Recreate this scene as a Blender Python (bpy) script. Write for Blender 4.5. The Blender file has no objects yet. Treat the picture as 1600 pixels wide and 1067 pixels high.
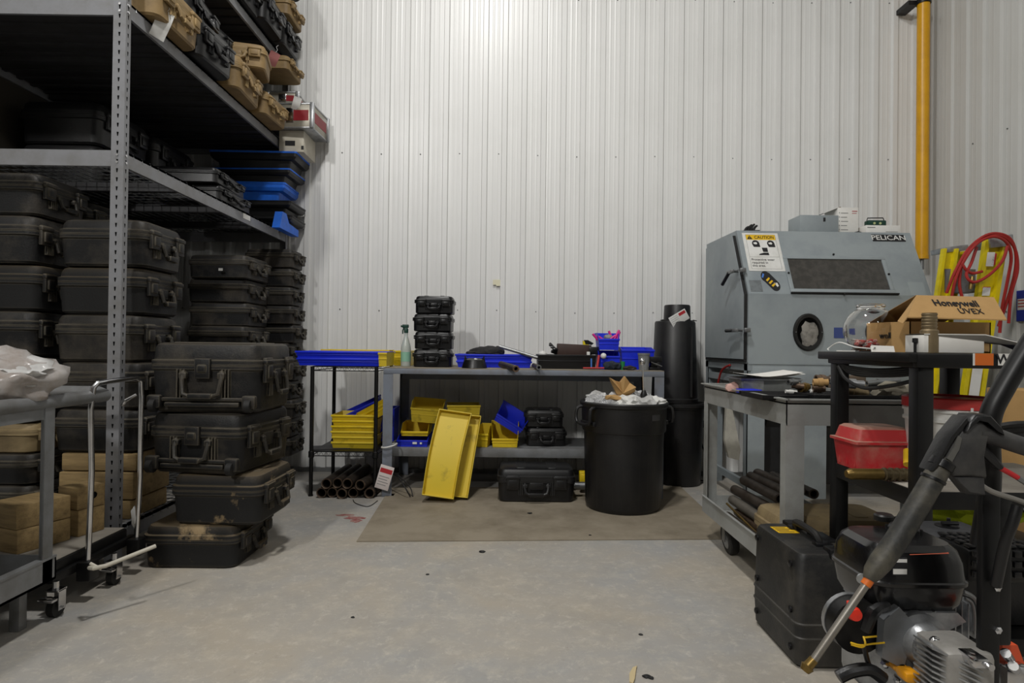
import bpy, bmesh, math, random
from mathutils import Vector, Matrix, noise
PI = math.pi
scene = bpy.context.scene
COL = scene.collection
random.seed(7)

# ------------------------------------------------------------------ camera
FPX, CX, CY = 960.0, 800.0, 533.5
CAMZ = 1.1
_ro = 0.0125
_f = Vector((5 / FPX, 1.0, 7.5 / FPX)).normalized()
_r0 = _f.cross(Vector((0, 0, 1))).normalized()
_u0 = _r0.cross(_f)
_r = (_r0 * math.cos(_ro) + _u0 * math.sin(_ro)).normalized()
_u = _r.cross(_f)
CAMP = Vector((0, 0, CAMZ))
cd = bpy.data.cameras.new('camera'); cd.sensor_width = 36; cd.lens = 36 * FPX / 1600
cd.clip_start = .05; cd.clip_end = 60
cam = bpy.data.objects.new('camera', cd); COL.objects.link(cam)
_m = Matrix((_r, _u, -_f)).transposed().to_4x4(); _m.translation = CAMP
cam.matrix_world = _m
scene.camera = cam

# ------------------------------------------------------------------ light
w = bpy.data.worlds.new('world'); scene.world = w; w.use_nodes = True
w.node_tree.nodes['Background'].inputs[0].default_value = (.80, .84, .9, 1)
w.node_tree.nodes['Background'].inputs[1].default_value = .02
def area(name, loc, target, energy, sx, sy, col=(1, .985, .955)):
    l = bpy.data.lights.new(name, 'AREA'); l.shape = 'RECTANGLE'; l.size = sx; l.size_y = sy
    l.energy = energy; l.color = col
    o = bpy.data.objects.new(name, l); COL.objects.link(o); o.location = loc
    d = Vector(target) - Vector(loc); o.rotation_euler = d.to_track_quat('-Z', 'Y').to_euler()
    return o
area('high_bay_light', (-.3, 2.0, 5.9), (-.3, 2.9, 0), 145, .4, .4)
area('high_bay_light', (-2.4, -3.0, 5.6), (-.6, 2.2, .5), 205, .4, .4)
area('high_bay_light', (1.9, -3.2, 5.6), (1.2, 2, .5), 45, .4, .4)
scene.view_settings.view_transform = 'Standard'
scene.view_settings.look = 'None'
scene.view_settings.gamma = 1.0
scene.view_settings.use_curve_mapping = False
scene.view_settings.exposure = -0.15

# ------------------------------------------------------------------ pixel -> place
def ray(px, py): return _f + _r * ((px - CX) / FPX) - _u * ((py - CY) / FPX)
def P(px, py, y):
    d = ray(px, py); return CAMP + d * (y / d.y)
def X(px, y, py=600): return P(px, py, y).x
def Z(py, y, px=800): return P(px, py, y).z
def on_plane(px, py, p0, n):
    d = ray(px, py); return CAMP + d * ((Vector(p0) - CAMP).dot(n) / d.dot(n))
def onfloor(px, py, z=0.0): return on_plane(px, py, (0, 0, z), Vector((0, 0, 1)))

# ------------------------------------------------------------------ materials
def srgb(h):
    h = h.lstrip('#'); v = [int(h[i:i + 2], 16) / 255 for i in (0, 2, 4)]
    return tuple((c / 12.92 if c <= .04045 else ((c + .055) / 1.055) ** 2.4) for c in v) + (1,)
MATS = {}
def mat(name, col, rough=.5, metal=0.0, dirt=None, damt=.5, dscale=6.0, bump=0.0, bscale=60.0, spec=.5, trans=0.0, top=0.0,
        lo=.42, hi=.7, emis=0, alpha=1.0, stretch=None, coat=0):
    m = bpy.data.materials.new(name); m.use_nodes = True; MATS[name] = m
    nt = m.node_tree; b = nt.nodes['Principled BSDF']; L = nt.links.new
    c = srgb(col) if isinstance(col, str) else col
    b.inputs['Base Color'].default_value = c
    b.inputs['Roughness'].default_value = rough; b.inputs['Metallic'].default_value = metal
    b.inputs['Specular IOR Level'].default_value = spec
    b.inputs['Transmission Weight'].default_value = trans; b.inputs['Alpha'].default_value = alpha
    b.inputs['Coat Weight'].default_value = coat
    tc = nt.nodes.new('ShaderNodeTexCoord'); oi = nt.nodes.new('ShaderNodeObjectInfo')
    mp = nt.nodes.new('ShaderNodeVectorMath'); mp.operation = 'ADD'
    sc = nt.nodes.new('ShaderNodeVectorMath'); sc.operation = 'SCALE'; sc.inputs[0].default_value = (17, 31, 23)
    L(oi.outputs['Random'], sc.inputs['Scale']); L(tc.outputs['Object'], mp.inputs[0]); L(sc.outputs[0], mp.inputs[1])
    vec = mp.outputs[0]
    if stretch:
        s2 = nt.nodes.new('ShaderNodeVectorMath'); s2.operation = 'MULTIPLY'; s2.inputs[1].default_value = stretch
        L(vec, s2.inputs[0]); vec = s2.outputs[0]
    if dirt:
        n = nt.nodes.new('ShaderNodeTexNoise'); n.inputs['Scale'].default_value = dscale
        n.inputs['Detail'].default_value = 8; n.inputs['Roughness'].default_value = .65
        L(vec, n.inputs['Vector'])
        mr = nt.nodes.new('ShaderNodeMapRange'); mr.inputs['From Min'].default_value = lo; mr.inputs['From Max'].default_value = hi
        mr.inputs['To Max'].default_value = damt
        L(n.outputs['Fac'], mr.inputs['Value']); fac = mr.outputs[0]
        if top > 0:   # dust lying on faces that point up
            g = nt.nodes.new('ShaderNodeNewGeometry'); sp = nt.nodes.new('ShaderNodeSeparateXYZ'); L(g.outputs['Normal'], sp.inputs[0])
            mz = nt.nodes.new('ShaderNodeMapRange'); mz.inputs['From Min'].default_value = .2; mz.inputs['To Max'].default_value = top
            L(sp.outputs['Z'], mz.inputs['Value'])
            mx = nt.nodes.new('ShaderNodeMath'); mx.operation = 'MAXIMUM'; L(fac, mx.inputs[0]); L(mz.outputs[0], mx.inputs[1]); fac = mx.outputs[0]
        mix = nt.nodes.new('ShaderNodeMix'); mix.data_type = 'RGBA'
        mix.inputs['A'].default_value = c; mix.inputs['B'].default_value = srgb(dirt) if isinstance(dirt, str) else dirt
        L(fac, mix.inputs['Factor']); L(mix.outputs['Result'], b.inputs['Base Color'])
    if bump > 0:
        n2 = nt.nodes.new('ShaderNodeTexNoise'); n2.inputs['Scale'].default_value = bscale; n2.inputs['Detail'].default_value = 4
        L(vec, n2.inputs['Vector'])
        bp = nt.nodes.new('ShaderNodeBump'); bp.inputs['Strength'].default_value = bump; bp.inputs['Distance'].default_value = .004
        L(n2.outputs['Fac'], bp.inputs['Height']); L(bp.outputs[0], b.inputs['Normal'])
    return m
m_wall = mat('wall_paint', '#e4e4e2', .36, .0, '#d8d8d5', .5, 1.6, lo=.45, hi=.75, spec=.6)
m_wallr = mat('wall_paint_shaded', '#cbcbc8', .36, .0, '#c4c3be', .5, 1.6, lo=.45, hi=.75, spec=.6)  # the wall paint darkened: shade of the side walls put into the colour
m_ceil = mat('ceiling_panel', '#6a6a68', .7)
m_post = mat('rack_paint', '#85868a', .45, .15, '#6c6964', .6, 7)
m_rackd = mat('rack_deck', '#3c3c3e', .6, .4, '#2a2826', .5, 9)
m_dusty = mat('dusty_black_plastic', '#161617', .52, 0, '#544d43', .65, 4, bump=.3, bscale=120, top=.45, lo=.47, hi=.72, spec=.35)
m_mud = mat('muddy_black_plastic', '#1f1f1f', .65, 0, '#9a8564', .95, 3.0, bump=.25, bscale=120, top=.3, lo=.60, hi=.66, spec=.3)
m_black = mat('black_plastic', '#121214', .42, 0, '#242322', .6, 8, bump=.15, bscale=140, top=.3)
m_blackc = mat('clean_black_plastic', '#0d0d0f', .36, 0, '#19191b', .5, 9, bump=.1, bscale=150)
m_tan = mat('tan_plastic', '#8d744b', .6, 0, '#5d4a30', .7, 6, bump=.2, bscale=100)
m_tand = mat('tan_dusty_plastic', '#8b7957', .65, 0, '#5a4c36', .8, 5, bump=.2, bscale=100)
m_metal = mat('worn_steel', '#8d8f90', .38, .8, '#5c5a56', .5, 9)
m_chrome = mat('chrome', '#d6d6d8', .16, 1.0, '#8a8884', .3, 12)
m_cart = mat('cart_grey_paint', '#828486', .5, .2, '#57534d', .7, 5, lo=.4, hi=.7)
m_cart2 = mat('trolley_grey_paint', '#a6a8a6', .45, .2, '#77736a', .65, 5, lo=.42, hi=.72)
m_bench = mat('bench_blue_grey', '#7d8490', .48, .15, '#6c645a', .6, 6)
m_benchtop = mat('bench_top', '#8f8676', .6, 0, '#5f584d', .7, 5)
m_blackm = mat('black_metal', '#0c0c0d', .42, .2, '#1d1c1b', .5, 12)
m_yel = mat('yellow_plastic', '#e0c11c', .42, 0, '#8d7622', .75, 7, lo=.55, hi=.8)
m_yeld = mat('dirty_yellow_plastic', '#d8bd2e', .48, 0, '#5e4c19', .85, 9, lo=.56, hi=.78)
m_blue = mat('blue_plastic', '#1a31dc', .4, 0, '#1220a0', .5, 7)
m_rimblue = mat('rim_blue', '#1c6be0', .5, 0, '#12458f', .6, 7)
m_cab = mat('cabinet_paint', '#9aa2a5', .45, .1, '#7a838a', .7, 3, lo=.4, hi=.75)
m_cabd = mat('cabinet_worn_patch', '#777d80', .5, .1, '#5b5f62', .8, 30)
m_dark = mat('dark_void', '#0b0b0b', .9, 0, spec=.1)
m_white = mat('white_paper', '#e6e4df', .7, 0, '#c9c5bc', .4, 8)
m_whitep = mat('white_plastic', '#e2e2df', .4, 0, '#bab6ac', .5, 7)
m_red = mat('red_plastic', '#c01f25', .45, 0, '#a04a40', .6, 6, top=.0)
m_redust = mat('dusty_red_plastic', '#b92028', .5, 0, '#a88f7d', .6, 7, top=.85)
m_card = mat('cardboard', '#b48f5b', .8, 0, '#9d7a4a', .5, 8, bump=.1, bscale=90)
m_cardd = mat('cardboard_dark', '#6e5737', .85)
m_wood = mat('rough_timber', '#9a8258', .75, 0, '#6b5738', .8, 5, bump=.3, bscale=40, stretch=(1, 6, 8))
m_ladder = mat('ladder_yellow', '#e3cf12', .45, 0, '#a8981f', .5, 9)
m_pipe_y = mat('gas_pipe_yellow', '#e0a50f', .35, 0, '#b98309', .5, 6)
m_hose = mat('red_hose', '#a5231f', .5, 0, '#741a17', .5, 14)
m_pipes = mat('rusty_steel', '#524a43', .5, .6, '#33291f', .9, 14, lo=.4, hi=.65)
m_rust = mat('rust_copper', '#85705e', .42, .6, '#4c3c30', .8, 18, lo=.4, hi=.65)
m_brass = mat('brass', '#8d7440', .38, .8, '#5f4c2c', .6, 16)
m_bronze = mat('dull_bronze', '#8a7a5e', .5, .6, '#6a5b44', .7, 16)
m_glass = mat('clear_glass', (1, 1, 1, 1), .02, 0, trans=1.0)
MATS['clear_glass'].node_tree.nodes['Principled BSDF'].inputs['IOR'].default_value = 1.45
m_clear = mat('clear_plastic', (.93, .94, .95, 1), .22, 0, trans=.75, bump=.6, bscale=35)
MATS['clear_plastic'].node_tree.nodes['Principled BSDF'].inputs['IOR'].default_value = 1.2
m_film = mat('plastic_film', '#dcdbd9', .25, 0, trans=.35, bump=.8, bscale=30)
m_filmp = mat('tinted_film', '#eae4e0', .22, 0, '#b39a86', .6, 14, trans=.6, bump=.7, bscale=28)
m_window = mat('dirty_window', '#3b3936', .35, 0, '#56534e', .8, 22)
m_pink = mat('pink_plastic', '#e02a8c', .45)
m_green = mat('green_plastic', '#1c7a44', .45)
m_greend = mat('dark_green_plastic', '#0d3b2e', .45)
m_orange = mat('orange_plastic', '#d2691e', .5)
m_sigyel = mat('sign_yellow', '#e3b71c', .5)
m_ink = mat('ink_black', '#17171a', .6)
m_redink = mat('ink_red', '#b52a32', .6)
m_grey = mat('grey_print', '#8a8a88', .6)
m_skyb = mat('light_blue', '#4d7fd0', .5)
m_navy = mat('navy_print', '#3c4c86', .5)
m_alu = mat('cast_aluminium', '#b2b4b6', .36, .75, '#5c5d60', .7, 11, bump=.2, bscale=90)
m_tank = mat('glossy_black_paint', '#0a0a0c', .24, 0, '#201f1f', .55, 7, coat=.2, top=.25)
m_rubber = mat('rubber', '#101010', .65, 0, '#262320', .6, 10)
m_brown = mat('brown_leather', '#3f2c26', .6, 0, '#271b17', .6, 10)
m_cloth = mat('dark_cloth', '#242426', .9, 0, '#3a3836', .6, 10, bump=.5, bscale=30)
m_hivis = mat('hi_vis_cloth', '#b3c41c', .85, 0, '#55610f', .7, 9, bump=.6, bscale=30)
m_canvas = mat('canvas_cloth', '#8b8576', .9, 0, '#5f5a4e', .6, 9, bump=.5, bscale=30)
m_aluc = mat('aluminium_case', '#a7a295', .4, .5, '#8a8578', .5, 9)
m_boxgrey = mat('pale_card', '#c9c3b4', .7, 0, '#a59d8a', .5, 6)

def edge_dust(m, col, k=2.2, r=.012):
    nt = m.node_tree; L = nt.links.new; b = nt.nodes['Principled BSDF']
    bv = nt.nodes.new('ShaderNodeBevel'); bv.samples = 4; bv.inputs['Radius'].default_value = r
    g = nt.nodes.new('ShaderNodeNewGeometry'); d = nt.nodes.new('ShaderNodeVectorMath'); d.operation = 'DOT_PRODUCT'
    L(bv.outputs[0], d.inputs[0]); L(g.outputs['Normal'], d.inputs[1])
    s = nt.nodes.new('ShaderNodeMapRange'); s.inputs['From Min'].default_value = .985; s.inputs['From Max'].default_value = .75; s.inputs['To Max'].default_value = .75
    L(d.outputs['Value'], s.inputs['Value'])
    src = b.inputs['Base Color'].links[0].from_socket
    mx = nt.nodes.new('ShaderNodeMix'); mx.data_type = 'RGBA'; L(s.outputs[0], mx.inputs['Factor']); L(src, mx.inputs['A']); mx.inputs['B'].default_value = srgb(col)
    L(mx.outputs['Result'], b.inputs['Base Color'])
edge_dust(m_dusty, '#6f6859'); edge_dust(m_mud, '#655d4f'); edge_dust(m_ec := mat('scuffed_black_plastic', '#1e1e1e', .5, 0, '#4a463f', .75, 5, bump=.25, bscale=110, lo=.45, hi=.72), '#57534c')
edge_dust(m_tan, '#b59b6c'); edge_dust(m_black, '#3a3a3a')
def floor_mat():
    m = bpy.data.materials.new('concrete'); m.use_nodes = True; nt = m.node_tree; L = nt.links.new; b = nt.nodes['Principled BSDF']
    tc = nt.nodes.new('ShaderNodeTexCoord')
    def nz(s, d=9, r=.65, dist=0):
        n = nt.nodes.new('ShaderNodeTexNoise'); n.inputs['Scale'].default_value = s; n.inputs['Detail'].default_value = d
        n.inputs['Roughness'].default_value = r; n.inputs['Distortion'].default_value = dist; L(tc.outputs['Object'], n.inputs['Vector']); return n.outputs['Fac']
    def ramp(f, a, b_, to=1.0):
        r = nt.nodes.new('ShaderNodeMapRange'); r.inputs['From Min'].default_value = a; r.inputs['From Max'].default_value = b_; r.inputs['To Max'].default_value = to
        L(f, r.inputs['Value']); return r.outputs[0]
    def mix(f, a, b_):
        x = nt.nodes.new('ShaderNodeMix'); x.data_type = 'RGBA'; L(f, x.inputs['Factor'])
        for k, v in (('A', a), ('B', b_)):
            if isinstance(v, str): x.inputs[k].default_value = srgb(v)
            else: L(v, x.inputs[k])
        return x.outputs['Result']
    c = mix(ramp(nz(1.1, 5, .6, .3), .38, .62), '#a09f9d', '#aca395')
    c = mix(ramp(nz(7.5, 12, .8, .2), .50, .72, .6), c, '#c6beae')
    c = mix(ramp(nz(2.3, 12, .7, .2), .48, .75, .55), c, '#8b8a87')
    c = mix(ramp(nz(17, 10, .8, .4), .53, .68, .42), c, '#dad3c5')
    c = mix(ramp(nz(38, 6, .7), .60, .75, .5), c, '#837b6f')
    c = mix(ramp(nz(60, 3, .7), .66, .74, .5), c, '#dcd6c8')
    L(c, b.inputs['Base Color']); b.inputs['Roughness'].default_value = .62; b.inputs['Specular IOR Level'].default_value = .35
    bp = nt.nodes.new('ShaderNodeBump'); bp.inputs['Strength'].default_value = .25; bp.inputs['Distance'].default_value = .004
    L(nz(26, 8), bp.inputs['Height']); L(bp.outputs[0], b.inputs['Normal'])
    return m
m_floor = floor_mat()
m_mat = mat('worn_board', '#938978', .75, 0, '#6e6453', .85, 3.5, bump=.2, bscale=60, lo=.42, hi=.72)

# ------------------------------------------------------------------ mesh builder
class M:
    def __init__(s): s.v = []; s.f = []
    def add(s, vs, fs, T=None):
        o = len(s.v)
        s.v += [tuple(T @ Vector(p)) if T else tuple(p) for p in vs]
        s.f += [tuple(i + o for i in f) for f in fs]; return s
    def box(s, x0, x1, y0, y1, z0, z1, T=None):
        v = [(x, y, z) for z in (z0, z1) for y in (y0, y1) for x in (x0, x1)]
        return s.add(v, [(0, 2, 3, 1), (4, 5, 7, 6), (0, 1, 5, 4), (2, 6, 7, 3), (0, 4, 6, 2), (1, 3, 7, 5)], T)
    def bbox(s, x0, x1, y0, y1, z0, z1, r=.004, seg=2, T=None):
        r = min(r, .45 * min(abs(x1 - x0), abs(y1 - y0), abs(z1 - z0)))
        bm = bmesh.new(); bmesh.ops.create_cube(bm, size=1)
        for v in bm.verts: v.co = Vector(((x0 + x1) / 2 + v.co.x * (x1 - x0), (y0 + y1) / 2 + v.co.y * (y1 - y0), (z0 + z1) / 2 + v.co.z * (z1 - z0)))
        bmesh.ops.bevel(bm, geom=list(bm.edges), offset=r, segments=seg, affect='EDGES', profile=.5)
        bm.verts.index_update(); s.add([v.co[:] for v in bm.verts], [[v.index for v in f.verts] for f in bm.faces], T); bm.free(); return s
    def prism(s, poly, a, b, axis='y', T=None):
        n = len(poly)
        def pt(p, t): return {'x': (t, p[0], p[1]), 'y': (p[0], t, p[1]), 'z': (p[0], p[1], t)}[axis]
        v = [pt(p, a) for p in poly] + [pt(p, b) for p in poly]
        return s.add(v, [tuple(range(n)), tuple(range(2 * n - 1, n - 1, -1))] + [(i, i + n, (i + 1) % n + n, (i + 1) % n) for i in range(n)], T)
    def rings(s, rs, cap0=True, cap1=True, T=None, loop=False):
        n = len(rs[0]); v = [p for r in rs for p in r]; f = []
        k = len(rs)
        for i in range(k if loop else k - 1):
            for j in range(n):
                a, b = i * n + j, i * n + (j + 1) % n; c, d = ((i + 1) % k) * n + (j + 1) % n, ((i + 1) % k) * n + j
                f.append((a, b, c, d))
        if not loop:
            if cap0: f.append(tuple(range(n - 1, -1, -1)))
            if cap1: f.append(tuple(range((k - 1) * n, k * n)))
        return s.add(v, f, T)
    def loft(s, rs, seg=3, T=None, cx=0, cy=0, cap0=True, cap1=True):
        out = []
        for (z, hx, hy, r) in rs:
            r = min(r, hx * .98, hy * .98); ring = []
            for (sx, sy, a0) in ((1, 1, 0), (-1, 1, PI / 2), (-1, -1, PI), (1, -1, 3 * PI / 2)):
                for k in range(seg + 1):
                    a = a0 + k * PI / 2 / seg
                    ring.append((cx + sx * (hx - r) + r * math.cos(a), cy + sy * (hy - r) + r * math.sin(a), z))
            out.append(ring)
        return s.rings(out, cap0, cap1, T)
    def lathe(s, prof, c=(0, 0, 0), n=24, T=None, cap0=True, cap1=True, loop=False):
        return s.rings([[(c[0] + r * math.cos(2 * PI * k / n), c[1] + r * math.sin(2 * PI * k / n), c[2] + z) for k in range(n)] for r, z in prof], cap0, cap1, T, loop)
    def tube(s, pts, r, n=10, closed=False, T=None, smooth=0, flat=None):
        pts = [Vector(p) for p in pts]
        if smooth:
            n0 = len(pts); pts = catmull(pts, smooth, closed)
            if isinstance(r, (list, tuple)): r = [r[min(i // smooth, n0 - 1)] + (r[min(i // smooth + 1, n0 - 1)] - r[min(i // smooth, n0 - 1)]) * ((i % smooth) / smooth) for i in range(len(pts))]
        k = len(pts); rs = []
        def tan(i):
            if closed: return (pts[(i + 1) % k] - pts[i - 1]).normalized()
            return (pts[min(i + 1, k - 1)] - pts[max(i - 1, 0)]).normalized()
        t0 = tan(0); up = Vector((0, 0, 1)) if abs(t0.z) < .9 else Vector((1, 0, 0))
        nrm = (up - t0 * up.dot(t0)).normalized()
        for i in range(k):
            t = tan(i); nrm = (nrm - t * nrm.dot(t)).normalized(); bn = t.cross(nrm)
            ri = r[i] if isinstance(r, (list, tuple)) else r
            rs.append([tuple(pts[i] + (nrm * math.cos(2 * PI * j / n) + bn * math.sin(2 * PI * j / n)) * ri) for j in range(n)])
        return s.rings(rs, True, True, T, loop=closed)
    def bar(s, a, b, w, h, T=None):      # rectangular bar between two points
        a, b = Vector(a), Vector(b); t = (b - a).normalized(); up = Vector((0, 0, 1)) if abs(t.z) < .95 else Vector((0, 1, 0))
        x = t.cross(up).normalized() * w / 2; y = x.cross(t).normalized() * h / 2
        v = [a - x - y, a + x - y, a + x + y, a - x + y, b - x - y, b + x - y, b + x + y, b - x + y]
        return s.add([tuple(p) for p in v], [(0, 1, 2, 3), (7, 6, 5, 4), (0, 4, 5, 1), (1, 5, 6, 2), (2, 6, 7, 3), (3, 7, 4, 0)], T)
    def blob(s, c, rad, seed=0, amp=.25, sc=1.6, sub=3, zmin=None, T=None):
        bm = bmesh.new(); bmesh.ops.create_icosphere(bm, subdivisions=sub, radius=1)
        for v in bm.verts:
            d = noise.noise(v.co * sc + Vector((seed * 3.1, seed * 1.7, seed))) + .5 * noise.noise(v.co * sc * 2.7 + Vector((seed, 0, seed * 2)))
            v.co = v.co * (1 + amp * d)
            v.co = Vector((c[0] + v.co.x * rad[0], c[1] + v.co.y * rad[1], c[2] + v.co.z * rad[2]))
            if zmin is not None: v.co.z = max(v.co.z, zmin)
        bm.verts.index_update(); s.add([v.co[:] for v in bm.verts], [[v.index for v in f.verts] for f in bm.faces], T); bm.free(); return s
    def mesh(s, name, m, ang=35):
        me = bpy.data.meshes.new(name); me.from_pydata(s.v, [], s.f); me.update()
        bm = bmesh.new(); bm.from_mesh(me); bmesh.ops.recalc_face_normals(bm, faces=bm.faces); bm.to_mesh(me); bm.free()
        me.materials.append(m)
        me.polygons.foreach_set('use_smooth', [True] * len(me.polygons)); me.set_sharp_from_angle(angle=math.radians(ang))
        return me
    def build(s, name, m, parent=None, ang=35):
        o = bpy.data.objects.new(name, s.mesh(name, m, ang)); COL.objects.link(o)
        if parent: o.parent = parent
        return o
def catmull(p, k, closed=False):
    n = len(p); out = []
    for i in range(n if closed else n - 1):
        g = lambda j: p[j % n] if closed else p[max(0, min(n - 1, j))]
        a, b, c, d = g(i - 1), g(i), g(i + 1), g(i + 2)
        for q in range(k):
            t = q / k
            out.append(.5 * ((2 * b) + (c - a) * t + (2 * a - 5 * b + 4 * c - d) * t * t + (3 * b - a - 3 * c + d) * t ** 3))
    if not closed: out.append(p[-1])
    return out
def thing(name, label, cat, loc=(0, 0, 0), rotz=0, group=None):
    o = bpy.data.objects.new(name, None); COL.objects.link(o); o.location = loc; o.rotation_euler = (0, 0, rotz)
    o.empty_display_size = .05
    return tag(o, label, cat, group)
def tag(o, label, cat, group=None, kind=None):
    o['label'] = label; o['category'] = cat
    if group: o['group'] = group
    if kind: o['kind'] = kind
    return o
def struct(o): o['kind'] = 'structure'; return o
def stuff(o): o['kind'] = 'stuff'; return o
KIDS = {}
def dup(root, loc, rotz=None, label=None, group=None, scale=None):
    def cp(o, par):
        c = o.copy(); COL.objects.link(c); c.parent = par
        for ch in o.children: cp(ch, c)
        return c
    r = cp(root, None); r.location = loc
    if rotz is not None: r.rotation_euler = (0, 0, rotz)
    if scale: r.scale = scale
    if label: r['label'] = label
    if group: r['group'] = group
    return r
def text(name, s, size, m, parent, T, ext=.0006, ax='CENTER', bold=0, sx=1.0):
    c = bpy.data.curves.new(name, 'FONT'); c.body = s; c.size = size; c.extrude = ext; c.align_x = ax; c.align_y = 'CENTER'; c.offset = bold
    c.resolution_u = 3; c.materials.append(m); t0 = bpy.data.objects.new('tmp', c); me = bpy.data.meshes.new_from_object(t0); bpy.data.objects.remove(t0)
    o = bpy.data.objects.new(name, me); COL.objects.link(o); o.parent = parent
    o.matrix_local = T @ Matrix.Diagonal((sx, 1, 1, 1)); return o
def frame(o, x, y, z):
    m = Matrix((Vector(x).normalized(), Vector(y).normalized(), Vector(z).normalized())).transposed().to_4x4(); m.translation = Vector(o); return m
def FRONT(p): return frame(p, (1, 0, 0), (0, 0, 1), (0, -1, 0))     # a surface that faces the camera side
def cyl(a, b, r, m, n=12): m.tube([a, b], r, n); return m

# ================================================================== SETTING
WY, RX, LX, TOPZ = 5.33, 3.68, -3.25, 6.4
fl = struct(M().box(-6, RX + .1, -6, WY + .15, -.1, 0).build('floor', m_floor))
struct(M().box(-6, RX + .1, -6, WY + .15, TOPZ, TOPZ + .1).build('ceiling', m_ceil))
wb = struct(M().box(-6, RX + .1, WY + .02, WY + .12, 0, TOPZ).build('wall_back', m_wall))
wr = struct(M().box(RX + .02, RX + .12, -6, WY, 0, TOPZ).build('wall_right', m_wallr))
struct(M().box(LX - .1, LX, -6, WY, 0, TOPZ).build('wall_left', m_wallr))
PITCH = .1704; NR = 6
PROF = [(0, 0), (.16, 0), (.20, .0013), (.24, .0013), (.28, 0), (.42, 0), (.46, .0013), (.50, .0013), (.54, 0), (.68, 0), (.72, .021), (.95, .021), (.995, 0), (1.0, 0)]
def sheet(m, axis):
    pts = [((i + q) * PITCH, d) for i in range(NR) for q, d in PROF[:-1]] + [(NR * PITCH, 0), (NR * PITCH + .012, .002)]
    v = []; f = []
    for (u, d) in pts:
        for zz in (.035, TOPZ):
            v.append((u, WY + .018 - d, zz) if axis == 'x' else (RX + .018 - d, u, zz))
    for i in range(len(pts) - 1): f.append((2 * i, 2 * i + 2, 2 * i + 3, 2 * i + 1))
    mm = M().add(v, f); me = bpy.data.meshes.new('wall_panel'); me.from_pydata(mm.v, [], mm.f); me.update(); me.materials.append(m); return me
px0 = X(486, WY, 250)
me = sheet(m_wall, 'x')
for k in range(-2, 6):
    o = bpy.data.objects.new('wall_panel', me); COL.objects.link(o); o.parent = wb; o.location = (px0 + k * NR * PITCH, -.003 * (k % 2), 0)
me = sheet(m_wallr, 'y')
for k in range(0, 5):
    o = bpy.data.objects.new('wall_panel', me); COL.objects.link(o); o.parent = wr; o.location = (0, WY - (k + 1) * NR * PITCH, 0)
sc = M(); py_rows = [Z(241, WY, 780), Z(486, WY, 780), Z(-5, WY, 780)]
for zz in py_rows:
    for k in range(-7, 18):
        x = px0 + (2 * k + 1.55) * PITCH
        if x < RX: sc.blob((x, WY + .016, zz + .008 * math.sin(k * 5)), (.0065, .006, .0065), k, 0, 1, 1)
    for k in range(1, 9): sc.blob((RX + .014, WY - (2 * k + .6) * PITCH, zz), (.006, .0065, .0065), k, 0, 1, 1)
stuff(sc.build('panel_screws', m_metal, wb))
struct(M().box(LX, RX, WY - .02, WY + .02, 0, .035).build('baseboard_back', m_metal))
struct(M().box(RX - .02, RX + .02, -6, WY - .02, 0, .035).build('baseboard_right', m_metal))
# floor marks that belong to the floor
sm = M()
for i, (a, b) in enumerate([((531, 803), (548, 807)), ((545, 806), (566, 813)), ((552, 811), (560, 817))]):
    pa, pb = onfloor(*a), onfloor(*b)
    sm.blob(((pa.x + pb.x) / 2, (pa.y + pb.y) / 2, .0006), (abs(pb.x - pa.x) * .62, .022 + .006 * i, .0012), i, .5, 2.2, 3, zmin=.0002)
sm.build('paint_smear', mat('old_red_paint', '#8f4a4a', .8, 0, '#a3998d', .8, 30), fl)

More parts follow.
